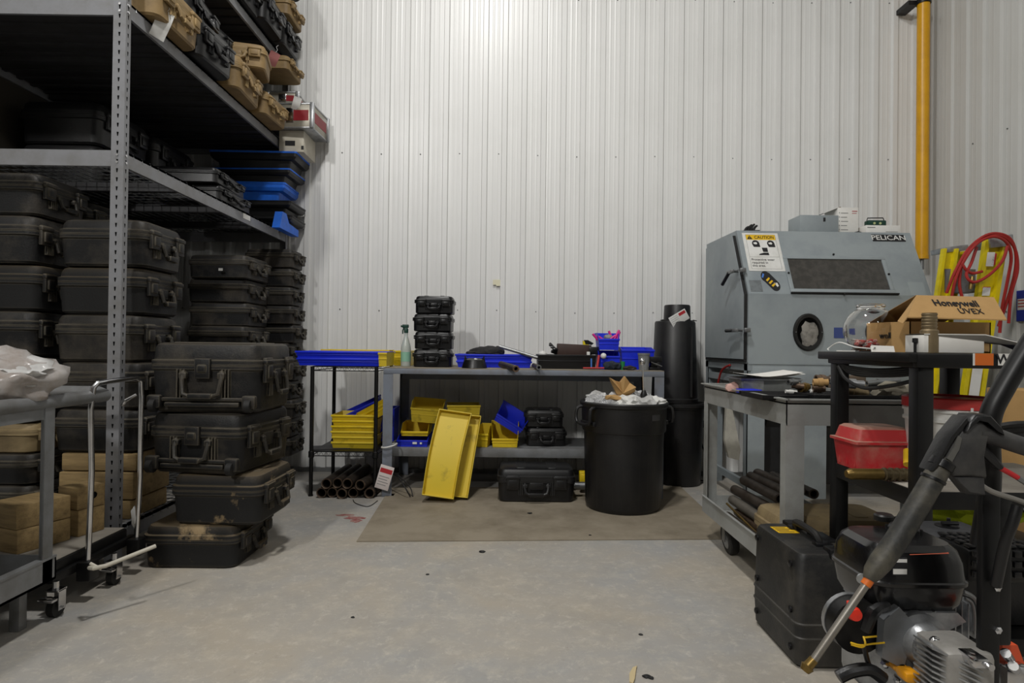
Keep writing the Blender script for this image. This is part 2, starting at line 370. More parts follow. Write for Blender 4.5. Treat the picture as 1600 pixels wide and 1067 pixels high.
# ================================================================== HARD CASES
def hard_case(W, D, H, m, side=0, wheels=False, lat=2, r=.045, name='hard_case', hm=None, detail=True, latx=.3):
    hx, hy = W / 2, D / 2; s = .68 * H; e = min(.022, .09 * H); q_ = min(1, H / .25); root = bpy.data.objects.new(name, None); COL.objects.link(root); root.empty_display_size = .05
    hm = hm or m
    b = M(); rr = [(0, hx - .024 * q_ - .002, hy - .024 * q_ - .002, r), (.012 * q_, hx - .016 * q_, hy - .016 * q_, r), (s - e - .006 * q_, hx - .008, hy - .008, r), (s - e, hx, hy, r), (s - .002, hx, hy, r)]
    b.loft(rr)
    for q in (-1, 1):                               # stiffening ribs left and right of the handle
        for k in range(4 if W > .35 else 2):
            x = q * (.135 * W + .010 + k * .013); b.box(x - .0025, x + .0025, -hy - .004, -hy + .012, s - .46 * H, s - e)
    b.bbox(-.085 * W, .085 * W, -hy - .003, -hy + .01, s - .30 * H, s - e, .004)
    if side:
        for q in (-1, 1):
            for k in range(3): y = q * (.17 * D + k * .016); b.box(side * hx - .012 if side > 0 else -hx - .006, hx + .006 if side > 0 else -hx + .012, y - .003, y + .003, s - .5 * H, s - e)
    b.build('body', m, root)
    l = M(); l.loft([(s, hx, hy, r), (s + e, hx, hy, r), (s + e + .004, hx - .009, hy - .009, r), (H - .026 * q_, hx - .012, hy - .012, r), (H - .009 * q_, hx - .012 - .008 * q_, hy - .012 - .008 * q_, r), (H, hx - .014 - .024 * q_, hy - .014 - .024 * q_, r)])
    if detail:
        for q in (-1, 1): l.loft([(H - .004, .06 * W, hy * .78, .01), (H + .003, .055 * W, hy * .76, .01)], cx=q * .2 * W)
    l.build('lid', m, root)
    lw = min(.036, .075 * W) + .008; nl = [-latx, latx] if lat == 2 else [-.33, 0, .33]
    lm = M(); lm.bbox(-lw, lw, -.014, .006, -.19 * H - e, .045 * H + e, .005); lm.bbox(-lw * .62, lw * .62, -.022, -.008, -.12 * H - e, .0, .004)
    lm.bbox(-lw * 1.12, lw * 1.12, -.020, .004, e * .3, e * 1.2, .004)
    lme = lm.mesh('latch', hm)
    for q in nl:
        o = bpy.data.objects.new('latch', lme); COL.objects.link(o); o.parent = root; o.location = (q * W, -hy, s)
    def handle(hw, drop, T, nm='handle'):
        h = M(); z0, z1 = s - e - .02 * H, s - drop; g = min(.011, .045 * H + .003)
        h.tube([(-hw, -.004, z0), (-hw * 1.02, -.018, z0 - .4 * (z0 - z1)), (-hw * .92, -.026, z1 + .01), (-hw * .6, -.028, z1), (hw * .6, -.028, z1), (hw * .92, -.026, z1 + .01), (hw * 1.02, -.018, z0 - .4 * (z0 - z1)), (hw, -.004, z0)], g, 8)
        h.bbox(-hw * .62, hw * .62, -.028 - g * 1.4, -.028 + g * 1.2, z1 - g * 1.25, z1 + g * 1.25, .005)
        for q in (-1, 1): h.bbox(q * hw - g * 1.6, q * hw + g * 1.6, -.02, .01, z0 - .11 * H, z0 - .02 * H, .005)
        o = h.build(nm, hm, root); o.matrix_local = T
    handle(.145 * W, .42 * H, Matrix.Translation((0, -hy, 0)))
    if side:
        a = PI / 2 if side > 0 else -PI / 2
        handle(.17 * D, .44 * H, Matrix.Translation((side * hx, 0, 0)) @ Matrix.Rotation(a, 4, 'Z'), 'side_handle')
        t = M(); t.bbox(-.038, .038, -.016, .006, -.13 * H - e, .03 * H + e, .005); t.bbox(-.02, .02, -.024, -.008, -.1 * H, 0, .004)
        o = t.build('latch', hm, root); o.matrix_local = Matrix.Translation((side * hx, 0, s)) @ Matrix.Rotation(a, 4, 'Z')
    if wheels:
        T = Matrix.Translation((side * hx, 0, 0)) @ Matrix.Rotation(PI / 2 if side > 0 else -PI / 2, 4, 'Z')
        rail = M(); rail.bbox(-D * .33, D * .33, -.016, .01, .028, .05, .006); rail.bbox(-D * .36, D * .36, -.010, .01, .055, .072, .004)
        o = rail.build('trolley_rail', hm, root); o.matrix_local = T
        for q in (-1, 1):
            wm = M(); wm.bbox(q * .42 * D - .034, q * .42 * D + .034, -.026, .012, .02, .085, .012); o = wm.build('wheel_housing', hm, root); o.matrix_local = T
            wm = M(); wm.tube([(q * .42 * D - .014, -.016, .034), (q * .42 * D + .014, -.016, .034)], .032, 14); o2 = wm.build('wheel', m_rubber, root); o2.matrix_local = T
    return root
def first(root, loc, rotz, label, cat, group=None, scale=None):
    root.location = loc; root.rotation_euler = (0, 0, rotz); root['label'] = label; root['category'] = cat
    if group: root['group'] = group
    if scale: root.scale = scale
    return root
ORD = ['topmost', 'second from top', 'third from top', 'fourth from top', 'fifth from top', 'sixth from top', 'seventh from top', 'eighth from top', 'ninth from top', 'tenth from top', 'eleventh from top', 'lowest']
def stack(protos, hs, H0, cx, cy, z0, rotz, labels, group, jit=.012, cat='case', rots=None, seed=1):
    """hs: heights from the bottom up; protos: a proto (or list of them) of height H0"""
    rnd = random.Random(seed); z = z0; n = len(hs)
    for i, h in enumerate(hs):
        p = protos[i % len(protos)] if isinstance(protos, list) else protos
        if callable(labels): lab = labels(n - 1 - i, n)
        dx, dy, a = rnd.uniform(-jit, jit), rnd.uniform(-jit, jit), rnd.uniform(-.03, .03)
        if rots: a += rots[i]
        if 'label' not in p: first(p, (cx + dx, cy + dy, z), rotz + a, lab, cat, group, (1, 1, h / H0 * .985))
        else: dup(p, (cx + dx, cy + dy, z), rotz + a, lab, group, (1, 1, h / H0 * .985))
        z += h
    return z

# ================================================================== RACK
RF, RY0, RY1, RB = -1.89, 3.0, 5.22, -3.1
rk = thing('storage_rack', 'tall grey slotted-steel storage rack loaded with hard cases along the left', 'shelving', (RF, RY0, 0))
def R(m, name, mt, par=rk):
    o = m.build(name, mt, par); o.matrix_parent_inverse = Matrix.Translation(-Vector((RF, RY0, 0))); return o
def post(x, y, sx, sy):
    m = M(); m.prism([(x, y), (x - sx * .062, y), (x - sx * .062, y + sy * .004), (x - sx * .004, y + sy * .004), (x - sx * .004, y + sy * .04), (x, y + sy * .04)], 0, 4.6, 'z')
    R(m, 'post', m_post)
post(RF, RY0, 1, 1); post(RF, RY1, 1, -1); post(RB, RY0, -1, 1); post(RB, RY1, -1, -1)
hl = M()
for k in range(80):
    z = .12 + k * .0445
    hl.prism([(RF - .036, z), (RF - .026, z), (RF - .027, z - .008), (RF - .029, z - .02), (RF - .033, z - .02), (RF - .035, z - .008)], RY0 - .0006, RY0 + .001)
    hl.prism([(RY0 + .014, z), (RY0 + .023, z), (RY0 + .020, z - .02), (RY0 + .017, z - .02)], RF - .001, RF + .0006, 'x')
hl = stuff(R(hl, 'slot_holes', m_dark))
m = M(); m.box(RB - .012, RB - .002, RY0, RY1, .1, 4.5); R(m, 'dark_panel', mat('shade_board', '#3b362d', .8))  # added dark sheet, stands in for shade on the left wall behind
LEV = [(.11, .19), (1.955, 2.032), (2.695, 2.770), (3.38, 3.455), (3.86, 3.94)]
for i, (a, b) in enumerate(LEV):
    m = M(); m.box(RF - .002, RF - .018, RY0 + .005, RY1 - .005, a, b); m.box(RF - .002, RF - .04, RY0 + .005, RY1 - .005, b - .012, b)
    R(m, 'side_beam', m_post)
    m = M(); m.box(RB, RB + .016, RY0 + .005, RY1 - .005, a, b); R(m, 'side_beam', m_post)
    for y in (RY0 + .002, RY1 - .018):
        m = M(); m.box(RB, RF - .01, y, y + .014, a, b); R(m, 'end_beam', m_post)
    for k in range(3):
        y = RY0 + (k + 1) * (RY1 - RY0) / 4; m = M(); m.box(RB + .02, RF - .02, y - .02, y + .02, a + .01, b - .02); R(m, 'cross_bar', m_rackd)
    m = M(); nx = 20; ny = 30
    for k in range(nx + 1):
        x = RB + .02 + (RF - RB - .04) * k / nx; m.tube([(x, RY0 + .01, b - .003), (x, RY1 - .02, b - .003)], .0028, 4)
    for k in range(ny + 1):
        y = RY0 + .01 + (RY1 - RY0 - .03) * k / ny; m.tube([(RB, y, b + .001), (RF - .004, y, b + .001), (RF - .001, y, b - .02)], .0028, 4)
    stuff(R(m, 'wire_deck', m_metal))
    if i in (2, 3, 4):
        for k in range(4):
            y = RY0 + .01 + k * (RY1 - RY0 - .02) / 4; m = M(); m.bbox(RB + .02, RF - .045, y + .003, y + (RY1 - RY0 - .02) / 4 - .003, b - .03, b - .008, .003)
            for q in range(5): m.box(RB + .02, RF - .045, y + .04 + q * .11, y + .07 + q * .11, b - .04, b - .028)
            R(m, 'deck_panel', m_rackd)
bo = M()
for (a, b) in LEV:
    for dz in (.02, .055): bo.tube([(RF - .031, RY0 - .004, a + dz), (RF - .031, RY0 + .003, a + dz)], .006, 8); bo.tube([(RF + .004, RY0 + .018, a + dz), (RF - .002, RY0 + .018, a + dz)], .006, 8)
stuff(R(bo, 'rack_bolts', m_chrome))
y5 = 4.35
m = M(); m.box(RF - .0025, RF - .0005, y5, y5 + .12, 1.985, 2.02); R(m, 'shelf_label', m_whitep)

# column two (x 75..290) : lids towards the aisle
H0 = .24
c2 = hard_case(.40, .46, H0, m_dusty, r=.05)
c2m = hard_case(.40, .46, H0, m_mud, r=.05)
S3 = FPX / 3.13
def zb(y, yy, px=150): return Z(y, yy, px)
col2 = [(823, 792), (792, 746), (746, 716)]
tz = .193
for i, (a, b) in enumerate(col2):
    h = (a - b) / S3 * .97
    t = M(); t.bbox(-.19, .19, -.17, .17, 0, h - .006, .008)
    o = tag(t.build('timber_block', m_wood), 'long tan timber block, %s under the dusty cases behind the rack post' % ['lowest of three', 'middle of three', 'topmost of three'][i], 'timber', 'timber blocks on the rack bottom')
    o.location = (-2.11 + .01 * i, 3.32 + .004 * i, tz); tz += h
ys = [716, 640, 566, 491, 416, 341]
hs = [(ys[i] - ys[i + 1]) / S3 for i in range(5)]
hs[0] = zb(640, 3.12) - tz
stack([c2, c2, c2, c2m, c2], hs, H0, -2.10, 3.34, tz + .002, PI / 2, lambda k, n: 'dusty black hard case, %s of the stack just behind the slotted post' % ORD[k], 'dusty cases in the rack stack behind the post', seed=3)
# column one (x < 75)
c1 = hard_case(.40, .5, H0, m_dusty, r=.05); c1t = hard_case(.40, .5, H0, m_tand, r=.05); c1m = hard_case(.40, .5, H0, m_mud, r=.05)
ys = [[790, 713], [713, 664], [664, 560], [560, 487], [487, 413], [413, 336], [336, 268]]
z = .195; first_b = Z(713, 3.1, 30) - z
hs = [first_b * .5, first_b * .5] + [(a - b) / S3 for a, b in ys[1:]]
kinds = [c1, c1, c1t, c1, c1, c1m, c1, c1]; nm = ['black', 'black', 'tan', 'black', 'black', 'mud-splashed black', 'black', 'black']
for i, h in enumerate(hs):
    p = kinds[i]; lab = 'dusty %s hard case, %s of the stack at the far left' % (nm[i], ORD[len(hs) - 1 - i])
    loc = (-2.68 + .008 * (i % 2), 3.34 + .01 * (i % 3), z + .001)
    scl = (1, 1, h / H0 * .985)
    if 'label' not in p: first(p, loc, PI / 2, lab, 'case', 'dusty cases in the far left stack', scl)
    else: dup(p, loc, PI / 2, lab, 'dusty cases in the far left stack', scl)
    z += h
# case lying on top behind column one
dup(c1, (-2.72, 3.86, 1.70), PI / 2 - .1, 'dark dusty hard case lying deeper under the lowest shelf, above its neighbours', 'dusty cases deep in the rack', (1, 1, .95))
dup(c1, (-2.72, 3.86, 1.46), PI / 2, 'dark dusty case deep in the rack, under the tilted one', 'dusty cases deep in the rack', (1, 1, .99))
for k in range(6): dup(c1, (-2.72, 3.86, .195 + k * .21), PI / 2, 'dark dusty hard case in the hidden deep stack, %s' % ['lowest', 'second from the bottom', 'third from the bottom', 'fourth from the bottom', 'fifth from the bottom', 'sixth from the bottom'][k], 'dusty cases deep in the rack', (1, 1, .87))
# column three
c3 = hard_case(.42, .44, .17, m_dusty, r=.035)
zt = Z(397, 4.42, 340); hs = [(zt - .195) / 9] * 9
stack(c3, hs, .17, -2.10, 4.64, .195, PI / 2, lambda k, n: 'flat dusty black case, %s of the middle rack stack' % ORD[k], 'flat cases in the middle rack stack', seed=5, jit=.02)
m = M(); m.box(0, .03, -.001, 0, 0, .018); o = m.build('price_sticker', m_whitep); tag(o, 'small white sticker on the shaded flat case under the beam', 'sticker'); o.location = (X(342, 4.39, 420), 4.385, Z(423, 4.39, 342))
# column four next to the wall
c4 = hard_case(.27, .40, .155, m_dusty, r=.03); c4b = hard_case(.27, .36, .155, m_dusty, r=.03)
zt = Z(390, 5.0, 440)
stack([c4, c4b], [(zt - .195) / 11] * 11, .155, -1.925, 5.08, .195, PI / 2, lambda k, n: 'small dusty black case, %s of the stack against the metal wall' % ORD[k], 'small cases stacked against the wall', seed=9, jit=.02)

# deeper fill on shelf A so that the bay reads full and dark
c5 = hard_case(.55, .5, .26, m_black, r=.05)
for k in range(1, 3):
    for j in range(2):
        if k == 1 and j == 0: first(c5, (-2.75, 4.0, 2.036), PI / 2, 'black hard case at the back of the second shelf, middle, lower', 'case', 'black cases at the back of the second shelf')
        else: dup(c5, (-2.75, 3.4 + k * .6, 2.036 + j * .265), PI / 2, 'black hard case at the back of the second shelf, %s, %s' % (['nearest the camera', 'middle', 'nearest the wall'][k], ['lower', 'upper'][j]), 'black cases at the back of the second shelf')

# flat blue-rimmed trays on shelf A
def flat_tray(W, D, H, m, rim):
    root = bpy.data.objects.new('equipment_tray', None); COL.objects.link(root)
    b = M(); b.loft([(0, W / 2 - .07, D / 2 - .07, .02), (H * .5, W / 2 - .055, D / 2 - .055, .02), (H * .55, W / 2 - .02, D / 2 - .02, .02), (H * .72, W / 2 - .004, D / 2 - .004, .02), (H * .9, W / 2 - .004, D / 2 - .004, .02)]); b.build('tray_body', m, root)
    b = M(); b.loft([(H * .9, W / 2, D / 2, .02), (H, W / 2, D / 2, .02), (H, W / 2 - .03, D / 2 - .03, .02), (H * .93, W / 2 - .035, D / 2 - .035, .02)]); b.build('tray_rim', rim, root)
    return root
tb = flat_tray(.7, .6, .13, m_black, m_rimblue); tk = flat_tray(.7, .6, .10, m_black, m_blackm); tbl = flat_tray(.7, .6, .13, m_rimblue, m_rimblue)
z = 2.036
specs = [(tk, .10, -.03, 'dark flat tray with a blue wedge in front, lowest of the tray pile'), (tk, .115, -.03, 'dark flat tray, second from the bottom of the tray pile'),
         (tbl, .15, -.09, 'bright blue flat tray in the middle of the tray pile'), (tb, .11, -.04, 'black flat tray with thin blue rim, second from top of the pile'), (tb, .14, .0, 'black flat tray with bright blue rim, topmost of the pile')]
for i, (p, h, dx, lab) in enumerate(specs):
    loc = (-2.085 + dx, 5.13, z); H = .13 if p is not tk else .10
    if 'label' not in p: first(p, loc, .02 * (-1) ** i, lab, 'tray', 'flat equipment trays on the second shelf', (1, .6, h / H))
    else: dup(p, loc, .015 * (-1) ** i, lab, 'flat equipment trays on the second shelf', (1, .6, h / H))
    z += h
b = M(); b.prism([(0, 0), (.42, 0), (.42, .055), (.20, .07), (.14, .135), (.06, .135)], 0, .06, 'x', Matrix.Translation((0, 0, 0)))
o = tag(b.build('plastic_wedge', m_rimblue), 'bright blue sloping plastic end piece at the shelf edge by the wall', 'panel'); o.location = (-1.83, 4.72, 1.99)
# black flat cases on the shelf edge in front of the trays
cf = hard_case(.5, .45, .10, m_blackc, r=.03)
first(cf, (-2.12, 4.26, 2.036), PI / 2, 'flat black case at the second shelf edge, lower of two', 'case', 'flat black cases at the second shelf edge')
dup(cf, (-2.14, 4.22, 2.14), PI / 2 + .05, 'flat black case at the second shelf edge, upper of two', 'flat black cases at the second shelf edge')

# shelf B: tan and black cases poking over the beam, with tags
ZB = 2.775
ct = hard_case(.44, .36, .22, m_tan, r=.05); cb = hard_case(.40, .34, .22, m_blackc, r=.05); cts = hard_case(.34, .30, .16, m_tan, r=.04)
def tagcard(px, py, yy, w, h, rot, label, m=m_whitep, wrinkle=False):
    root = thing('hang_tag', label, 'tag', P(px, py, yy)); root.rotation_euler = rot
    t = M(); n = 5
    v = []
    for i in range(n + 1):
        for j in range(3): v.append((w * (j - 1) / 2, .004 * math.sin(i * 1.3 + j), -h * i / n))
    f = [(i * 3 + j, i * 3 + j + 1, i * 3 + j + 4, i * 3 + j + 3) for i in range(n) for j in range(2)]
    t.add(v, f); t.add([(p[0], p[1] + .0015, p[2]) for p in v], f)
    t.build('card', m, root)
    s = M(); s.tube([(0, 0, 0), (.004, .006, .02), (-.01, .025, .035), (0, .04, .05)], .0012, 5); s.build('string', m_whitep, root)
    return root
first(ct, (-1.98, 3.34, ZB), PI / 2, 'big tan hard case nearest the camera on the third shelf', 'case', 'tan cases on the third shelf')
tagcard(262, 18, 3.22, .075, .15, (.3, .25, .9), 'crumpled white plastic tag hanging on the nearest tan case')
first(cb, (-1.96, 3.76, ZB), PI / 2 - .08, 'black hard case on the third shelf behind the nearest tan one', 'case', 'black cases on the third shelf')
tagcard(333, 74, 3.86, .05, .16, (.1, .1, 1.3), 'narrow white tag hanging below the black case on third shelf')
dup(ct, (-1.97, 4.21, ZB), PI / 2 + .06, 'tan hard case with papers tucked in, middle of the third shelf', 'tan cases on the third shelf')
dup(ct, (-1.95, 4.66, ZB), PI / 2 - .05, 'tan hard case on the third shelf, last before the aluminium case', 'tan cases on the third shelf', (.9, 1, .8))
first(cts, (-1.93, 4.35, ZB + .232), .25, 'tan case with open handle lying on top of two tan cases', 'case', 'tan cases on the third shelf', (1.15, 1, 1.05))
tagcard(362, 112, 4.2, .05, .12, (.5, .5, 1.2), 'white paper tag on the middle tan case')
tagcard(371, 142, 4.4, .05, .13, (.7, .5, 1.2), 'white paper tag sticking out between two tan cases')
tagcard(431, 82, 4.55, .07, .10, (.6, .3, .6), 'pink and red paper tag by the tan case with open handle', mat('pink_card', '#a86a68', .7))
dup(cb, (-2.05, 3.75, ZB + .225), PI / 2 + .1, 'black hard case lying upper on the near pair, third shelf', 'black cases on the third shelf', (1.1, 1, .9))
dup(cb, (-2.12, 4.08, ZB + .24), PI / 2 - .1, 'black hard case behind the upper black one, third shelf', 'black cases on the third shelf', (1.1, 1, .9))
for k in range(3): dup(cb, (-2.65, 3.4 + .55 * k, ZB), PI / 2, 'black hard case deep on the third shelf, %s' % ['nearest', 'middle', 'farthest'][k], 'black cases on the third shelf', (1.2, 1.3, 1.2))
# aluminium and cardboard pieces at the end of shelf B
bx = M(); bx.bbox(-.10, .10, -.15, .15, 0, .175, .004); o = thing('carton', 'pale worn carton under the red and silver case at the shelf end', 'box', (-1.78, 5.12, z))
bx.build('carton_body', m_boxgrey, o); q = M(); q.box(-.05, .03, -.152, -.15, .05, .09); q.box(.08, .10, -.152, -.15, .02, .05); q.build('print', m_ink, o)
m_dred = mat('case_red', '#8d1f28', .45, 0, '#6b1a20', .5, 8)
def flight_case(W, D, H, loc, rot, label):
    o = thing('flight_case', label, 'case', loc, rot, 'red and silver aluminium cases')
    b = M(); b.bbox(-W / 2, W / 2, -D / 2, D / 2, 0, H, .003); b.build('shell', m_aluc, o)
    p = M(); p.box(-W / 2 + .12, W / 2 - .03, -D / 2 - .002, -D / 2, H * .3, H * .72); p.box(W / 2, W / 2 + .002, -D / 2 + .03, D / 2 - .03, H * .3, H * .72); p.build('red_panel', m_dred, o)
    e = M()
    for sx in (-1, 1):
        for sy in (-1, 1): e.bbox(sx * W / 2 - .016, sx * W / 2 + .016, sy * D / 2 - .016, sy * D / 2 + .016, -.001, H + .002, .004)
    e.bbox(-W / 2 - .004, W / 2 + .004, -D / 2 - .004, D / 2 + .004, H - .012, H + .002, .003); e.bbox(-W / 2 - .004, W / 2 + .004, -D / 2 - .004, D / 2 + .004, -.001, .010, .003)
    e.build('edge_trim', m_alu, o)
    l = M(); l.bbox(-.03, .03, -D / 2 - .01, -D / 2, H * .25, H * .8, .004); l.build('latch', m_chrome, o)
    return o
flight_case(.36, .34, .20, (-1.765, 5.09, z + .176), -.06, 'red and silver aluminium case at the end of third shelf')
flight_case(.24, .26, .11, (-1.87, 5.12, z + .388), .05, 'smaller red and silver case lying on the larger aluminium one')
tagcard(466, 152, 4.88, .06, .10, (.5, .2, .5), 'white tag hanging on the small red and silver case')
# shelf C
for i, (px, py, yy, p, lab) in enumerate([(420, 60, 4.62, cb, 'black hard case on the fourth shelf, nearest the camera'), (455, 60, 4.98, cb, 'black hard case on the fourth shelf, nearest the wall')]):
    dup(p, (-1.95, yy, 3.46), PI / 2, lab, 'cases on the fourth shelf', (.95, 1, 1))
dup(cts, (-1.90, 4.98, 3.22 + .04), PI / 2, 'small tan case squeezed under the fourth shelf by the wall', 'cases on the fourth shelf', (1, 1, .7))
for k, yy in enumerate((4.3, 3.9)): dup(cb, (-2.0, yy, 3.46), PI / 2, 'dark case deep on the fourth shelf, %s' % ['farther', 'nearer'][k], 'cases on the fourth shelf')
dup(cts, (-1.90, 4.98, 3.695), PI / 2, 'tan case lying high above the black ones on fourth shelf', 'cases on the fourth shelf', (1, 1, .9))
for k in range(3): dup(cts if k == 2 else cb, (-1.92, 4.95 - .45 * k, 3.945), PI / 2, 'case on the top shelf, %s' % ['nearest the wall', 'second from the wall', 'third from the wall'][k], 'cases on the top shelf', (.9, 1, 1))

# ================================================================== BIG FRONT STACK
yS = 2.97
def zs(py): return Z(py, yS, 300)
specs = [  # y pixels bottom, top, x0, x1, length back, rot, wheels, mat
    (895, 823, 219, 371, .46, 0.0, False, m_mud, 'lowest'), (823, 742, 263, 410, .45, -.03, False, m_mud, 'third from top, scuffed'),
    (742, 645, 224, 384, .52, -.13, True, m_dusty, 'second from top, with wheels'), (645, 534, 226, 402, .48, .0, True, m_dusty, 'topmost, with wheels')]
z = 0.0
for (yb, yt, x0, x1, Lb, rt, wh, mt, lab) in specs:
    D = (x1 - x0) / FPX * yS; h = zs(yt) - z
    c = hard_case(Lb, D, h - .004, mt, side=-1 if wh else 0, wheels=wh, r=.05)
    cx = X((x0 + x1) / 2, yS); first(c, (cx + (.02 if rt < -.1 else 0), yS + Lb / 2 + .02, z), PI / 2 + rt, 'large dusty black case, %s in the front stack' % lab, 'case', 'large cases in the front stack')
    z += h

# ================================================================== LEFT CART, TROLLEY, TIMBER
CXr = -1.76
lc = thing('utility_cart', 'grey steel two-tray cart in the lower left corner with plastic bag on top', 'cart', (CXr - .35, 1.9, 0))
def Rm(m, name, mt, par, ang=35):
    o = m.build(name, mt, par, ang); o.matrix_parent_inverse = Matrix.Translation(-par.location); return o
zt = .874
m = M(); m.bbox(CXr - .72, CXr, 1.15, 2.42, zt - .022, zt - .012, .004); Rm(m, 'top_tray', m_cart, lc)
m = M(); m.tube([(CXr - .72, 1.16, zt - .012), (CXr - .018, 1.16, zt - .012), (CXr - .018, 2.72, zt - .012), (CXr - .10, 2.80, zt - .006), (CXr - .64, 2.80, zt - .006), (CXr - .72, 2.72, zt - .012)], .028, 12, closed=True); Rm(m, 'tray_rim', m_cart, lc)
m = M(); m.box(CXr - .72, CXr - .03, 2.40, 2.42, zt - .08, zt - .02); m.box(CXr - .02, CXr - .005, 1.2, 2.4, zt - .075, zt - .03); Rm(m, 'apron', m_cart, lc)
for (x, y) in ((CXr, 2.40), (CXr, 1.20), (CXr - .72, 2.40), (CXr - .72, 1.20)):
    sx = -1 if x == CXr else 1; m = M(); m.prism([(x, y), (x + sx * .05, y), (x + sx * .05, y - .005), (x + sx * .005, y - .005), (x + sx * .005, y - .05), (x, y - .05)], .18, zt - .02, 'z'); Rm(m, 'leg', m_cart, lc)
    m = M(); m.bbox(x + sx * .09 - .02, x + sx * .09 + .02, y - .07, y - .03, 0, .2, .004); Rm(m, 'foot', m_cart, lc)
m = M(); m.box(CXr - .72, CXr, 1.15, 2.42, .17, .18); m.box(CXr - .008, CXr, 1.15, 2.42, .17, .262); m.box(CXr - .72, CXr - .712, 1.15, 2.42, .17, .262); m.box(CXr - .72, CXr, 2.412, 2.42, .17, .262); m.box(CXr - .03, CXr + .002, 1.15, 2.42, .256, .264); Rm(m, 'bottom_tray', m_cart, lc)
# bag
bg = thing('plastic_bag', 'clear plastic bag of pale wood chips on the left cart', 'bag', (CXr - .20, 2.32, zt - .012))
m = M(); m.blob((0, .0, .07), (.21, .22, .12), 4, .35, 1.8, 4, zmin=.001); m.build('bag_skin', m_filmp, bg, 80)
m = M()
for k in range(40):
    a = random.uniform(0, 2 * PI); r = random.uniform(0, .15); m.blob((r * math.cos(a), r * math.sin(a), .105 + random.uniform(-.05, .03) - r * .18), (.035, .03, .022), k, .5, 2, 1)
stuff(m.build('chips', mat('wood_chip', '#c3a384', .8, 0, '#8d6a4a', .6, 20), bg))
m = M(); m.blob((.03, .03, .10), (.16, .15, .07), 9, .5, 2.4, 4); m.build('bag_fold', m_film, bg, 80)

tr = thing('platform_trolley', 'black platform trolley with chrome push handle beside the rack', 'trolley', (-2.1, 2.7, 0))
m = M(); m.bbox(-2.45, -1.82, 2.50, 2.97, .155, .205, .01); Rm(m, 'platform', m_blackm, tr)
m = M(); m.bbox(-2.44, -1.83, 2.51, 2.96, .205, .209, .002); Rm(m, 'deck_mat', mat('dusty_deck', '#8b857b', .8, 0, '#4b4742', .8, 4), tr)
m = M(); m.bbox(-1.83, -1.80, 2.46, 3.0, .13, .165, .004); Rm(m, 'side_rail', m_blackm, tr)
ya, yb_ = 2.62, 2.93
pa, pb = P(137, 883, ya), P(213, 845, yb_)
m = M(); m.tube([pa, (pa.x + .01, ya, .55), P(142, 640, ya), P(146, 606, ya), P(152, 599, ya + .01), P(170, 596, ya + .10), P(212, 590, yb_ - .03), P(220, 596, yb_), P(221, 620, yb_), pb + Vector((.012, 0, .3)), pb], .0115, 12); Rm(m, 'push_handle', m_chrome, tr)
m = M(); m.tube([P(191, 634, 2.9), P(196, 626, 2.9), P(213, 617, 2.93)], .008, 8); Rm(m, 'folding_lever', m_chrome, tr)
for p, y in ((pa, ya), (pb, yb_)):
    m = M(); m.bbox(p.x - .03, p.x + .03, y - .03, y + .03, .09, .17, .006); Rm(m, 'handle_bracket', m_blackm, tr)
a = P(146, 888, 2.42); b = P(243, 853, 2.6); m = M(); m.tube([P(140, 887, 2.45), a, P(165, 884, 2.46), b], .0085, 10); m.tube([P(141, 880, 2.45), P(158, 889, 2.45)], .006, 8); Rm(m, 'foot_lever', m_bronze if False else mat('lever_grey', '#b9b4a6', .5), tr)
for (cx, cy) in ((-1.795, 2.47), (-1.775, 2.80), (-2.40, 2.50), (-2.40, 2.94)):
    m = M(); m.tube([(cx - .013, cy, .038), (cx + .013, cy, .038)], .038, 18); cw = Rm(m, 'caster_wheel', m_rubber, tr)
    m = M(); m.box(cx - .026, cx - .021, cy - .02, cy + .02, .03, .108); m.box(cx + .021, cx + .026, cy - .02, cy + .02, .03, .108); m.box(cx - .026, cx + .026, cy - .025, cy + .025, .104, .11); m.tube([(cx, cy, .11), (cx, cy, .14)], .012, 8)
    m.bbox(cx - .03, cx + .03, cy - .06, cy - .03, .075, .087, .003); m.tube([(cx - .034, cy, .038), (cx + .034, cy, .038)], .005, 6); m.build('caster_fork', m_chrome, cw)
# strap of plastic wrap tied to the upright
m = M(); q = P(211, 808, 2.93); m.blob((q.x, q.y, q.z), (.014, .014, .05), 3, .6, 3, 2); tag(m.build('tape_scrap', m_film), 'scrap of clear tape wrapped low on the trolley handle', 'tape')
# timber blocks with finger holes
def block(loc, rot, w, d, h, hole, label):
    o = thing('wooden_block', label, 'block', loc, rot, 'timber blocks on the trolley')
    m = M(); m.bbox(-w / 2, w / 2, -d / 2, d / 2, 0, h, .005); m.build('block_body', m_wood, o)
    if hole:
        m = M(); m.tube([(w / 2 - .002, .01, h * .55), (w / 2 + .0015, .01, h * .55)], .016, 12); m.build('drilled_hole', m_dark, o)
        m = M(); m.lathe([(.016, 0), (.021, 0), (.021, .0025), (.016, .0025)], n=14, loop=True, T=Matrix.Translation((w / 2, .01, h * .55)) @ Matrix.Rotation(PI / 2, 4, 'Y')); m.build('hole_edge', m_wood, o)
    return o
block((-2.08, 2.70, .209), -.35, .19, .22, .10, False, 'lower wooden block of the left pair on the trolley')
block((-2.08, 2.70, .310), -.38, .19, .22, .10, True, 'upper wooden block with drilled hole, left pair on the trolley')
block((-1.985, 2.885, .209), -.30, .13, .13, .12, False, 'lower wooden block behind the chrome upright')
block((-1.985, 2.885, .330), -.36, .13, .13, .10, True, 'upper wooden block with drilled hole, behind the chrome upright')

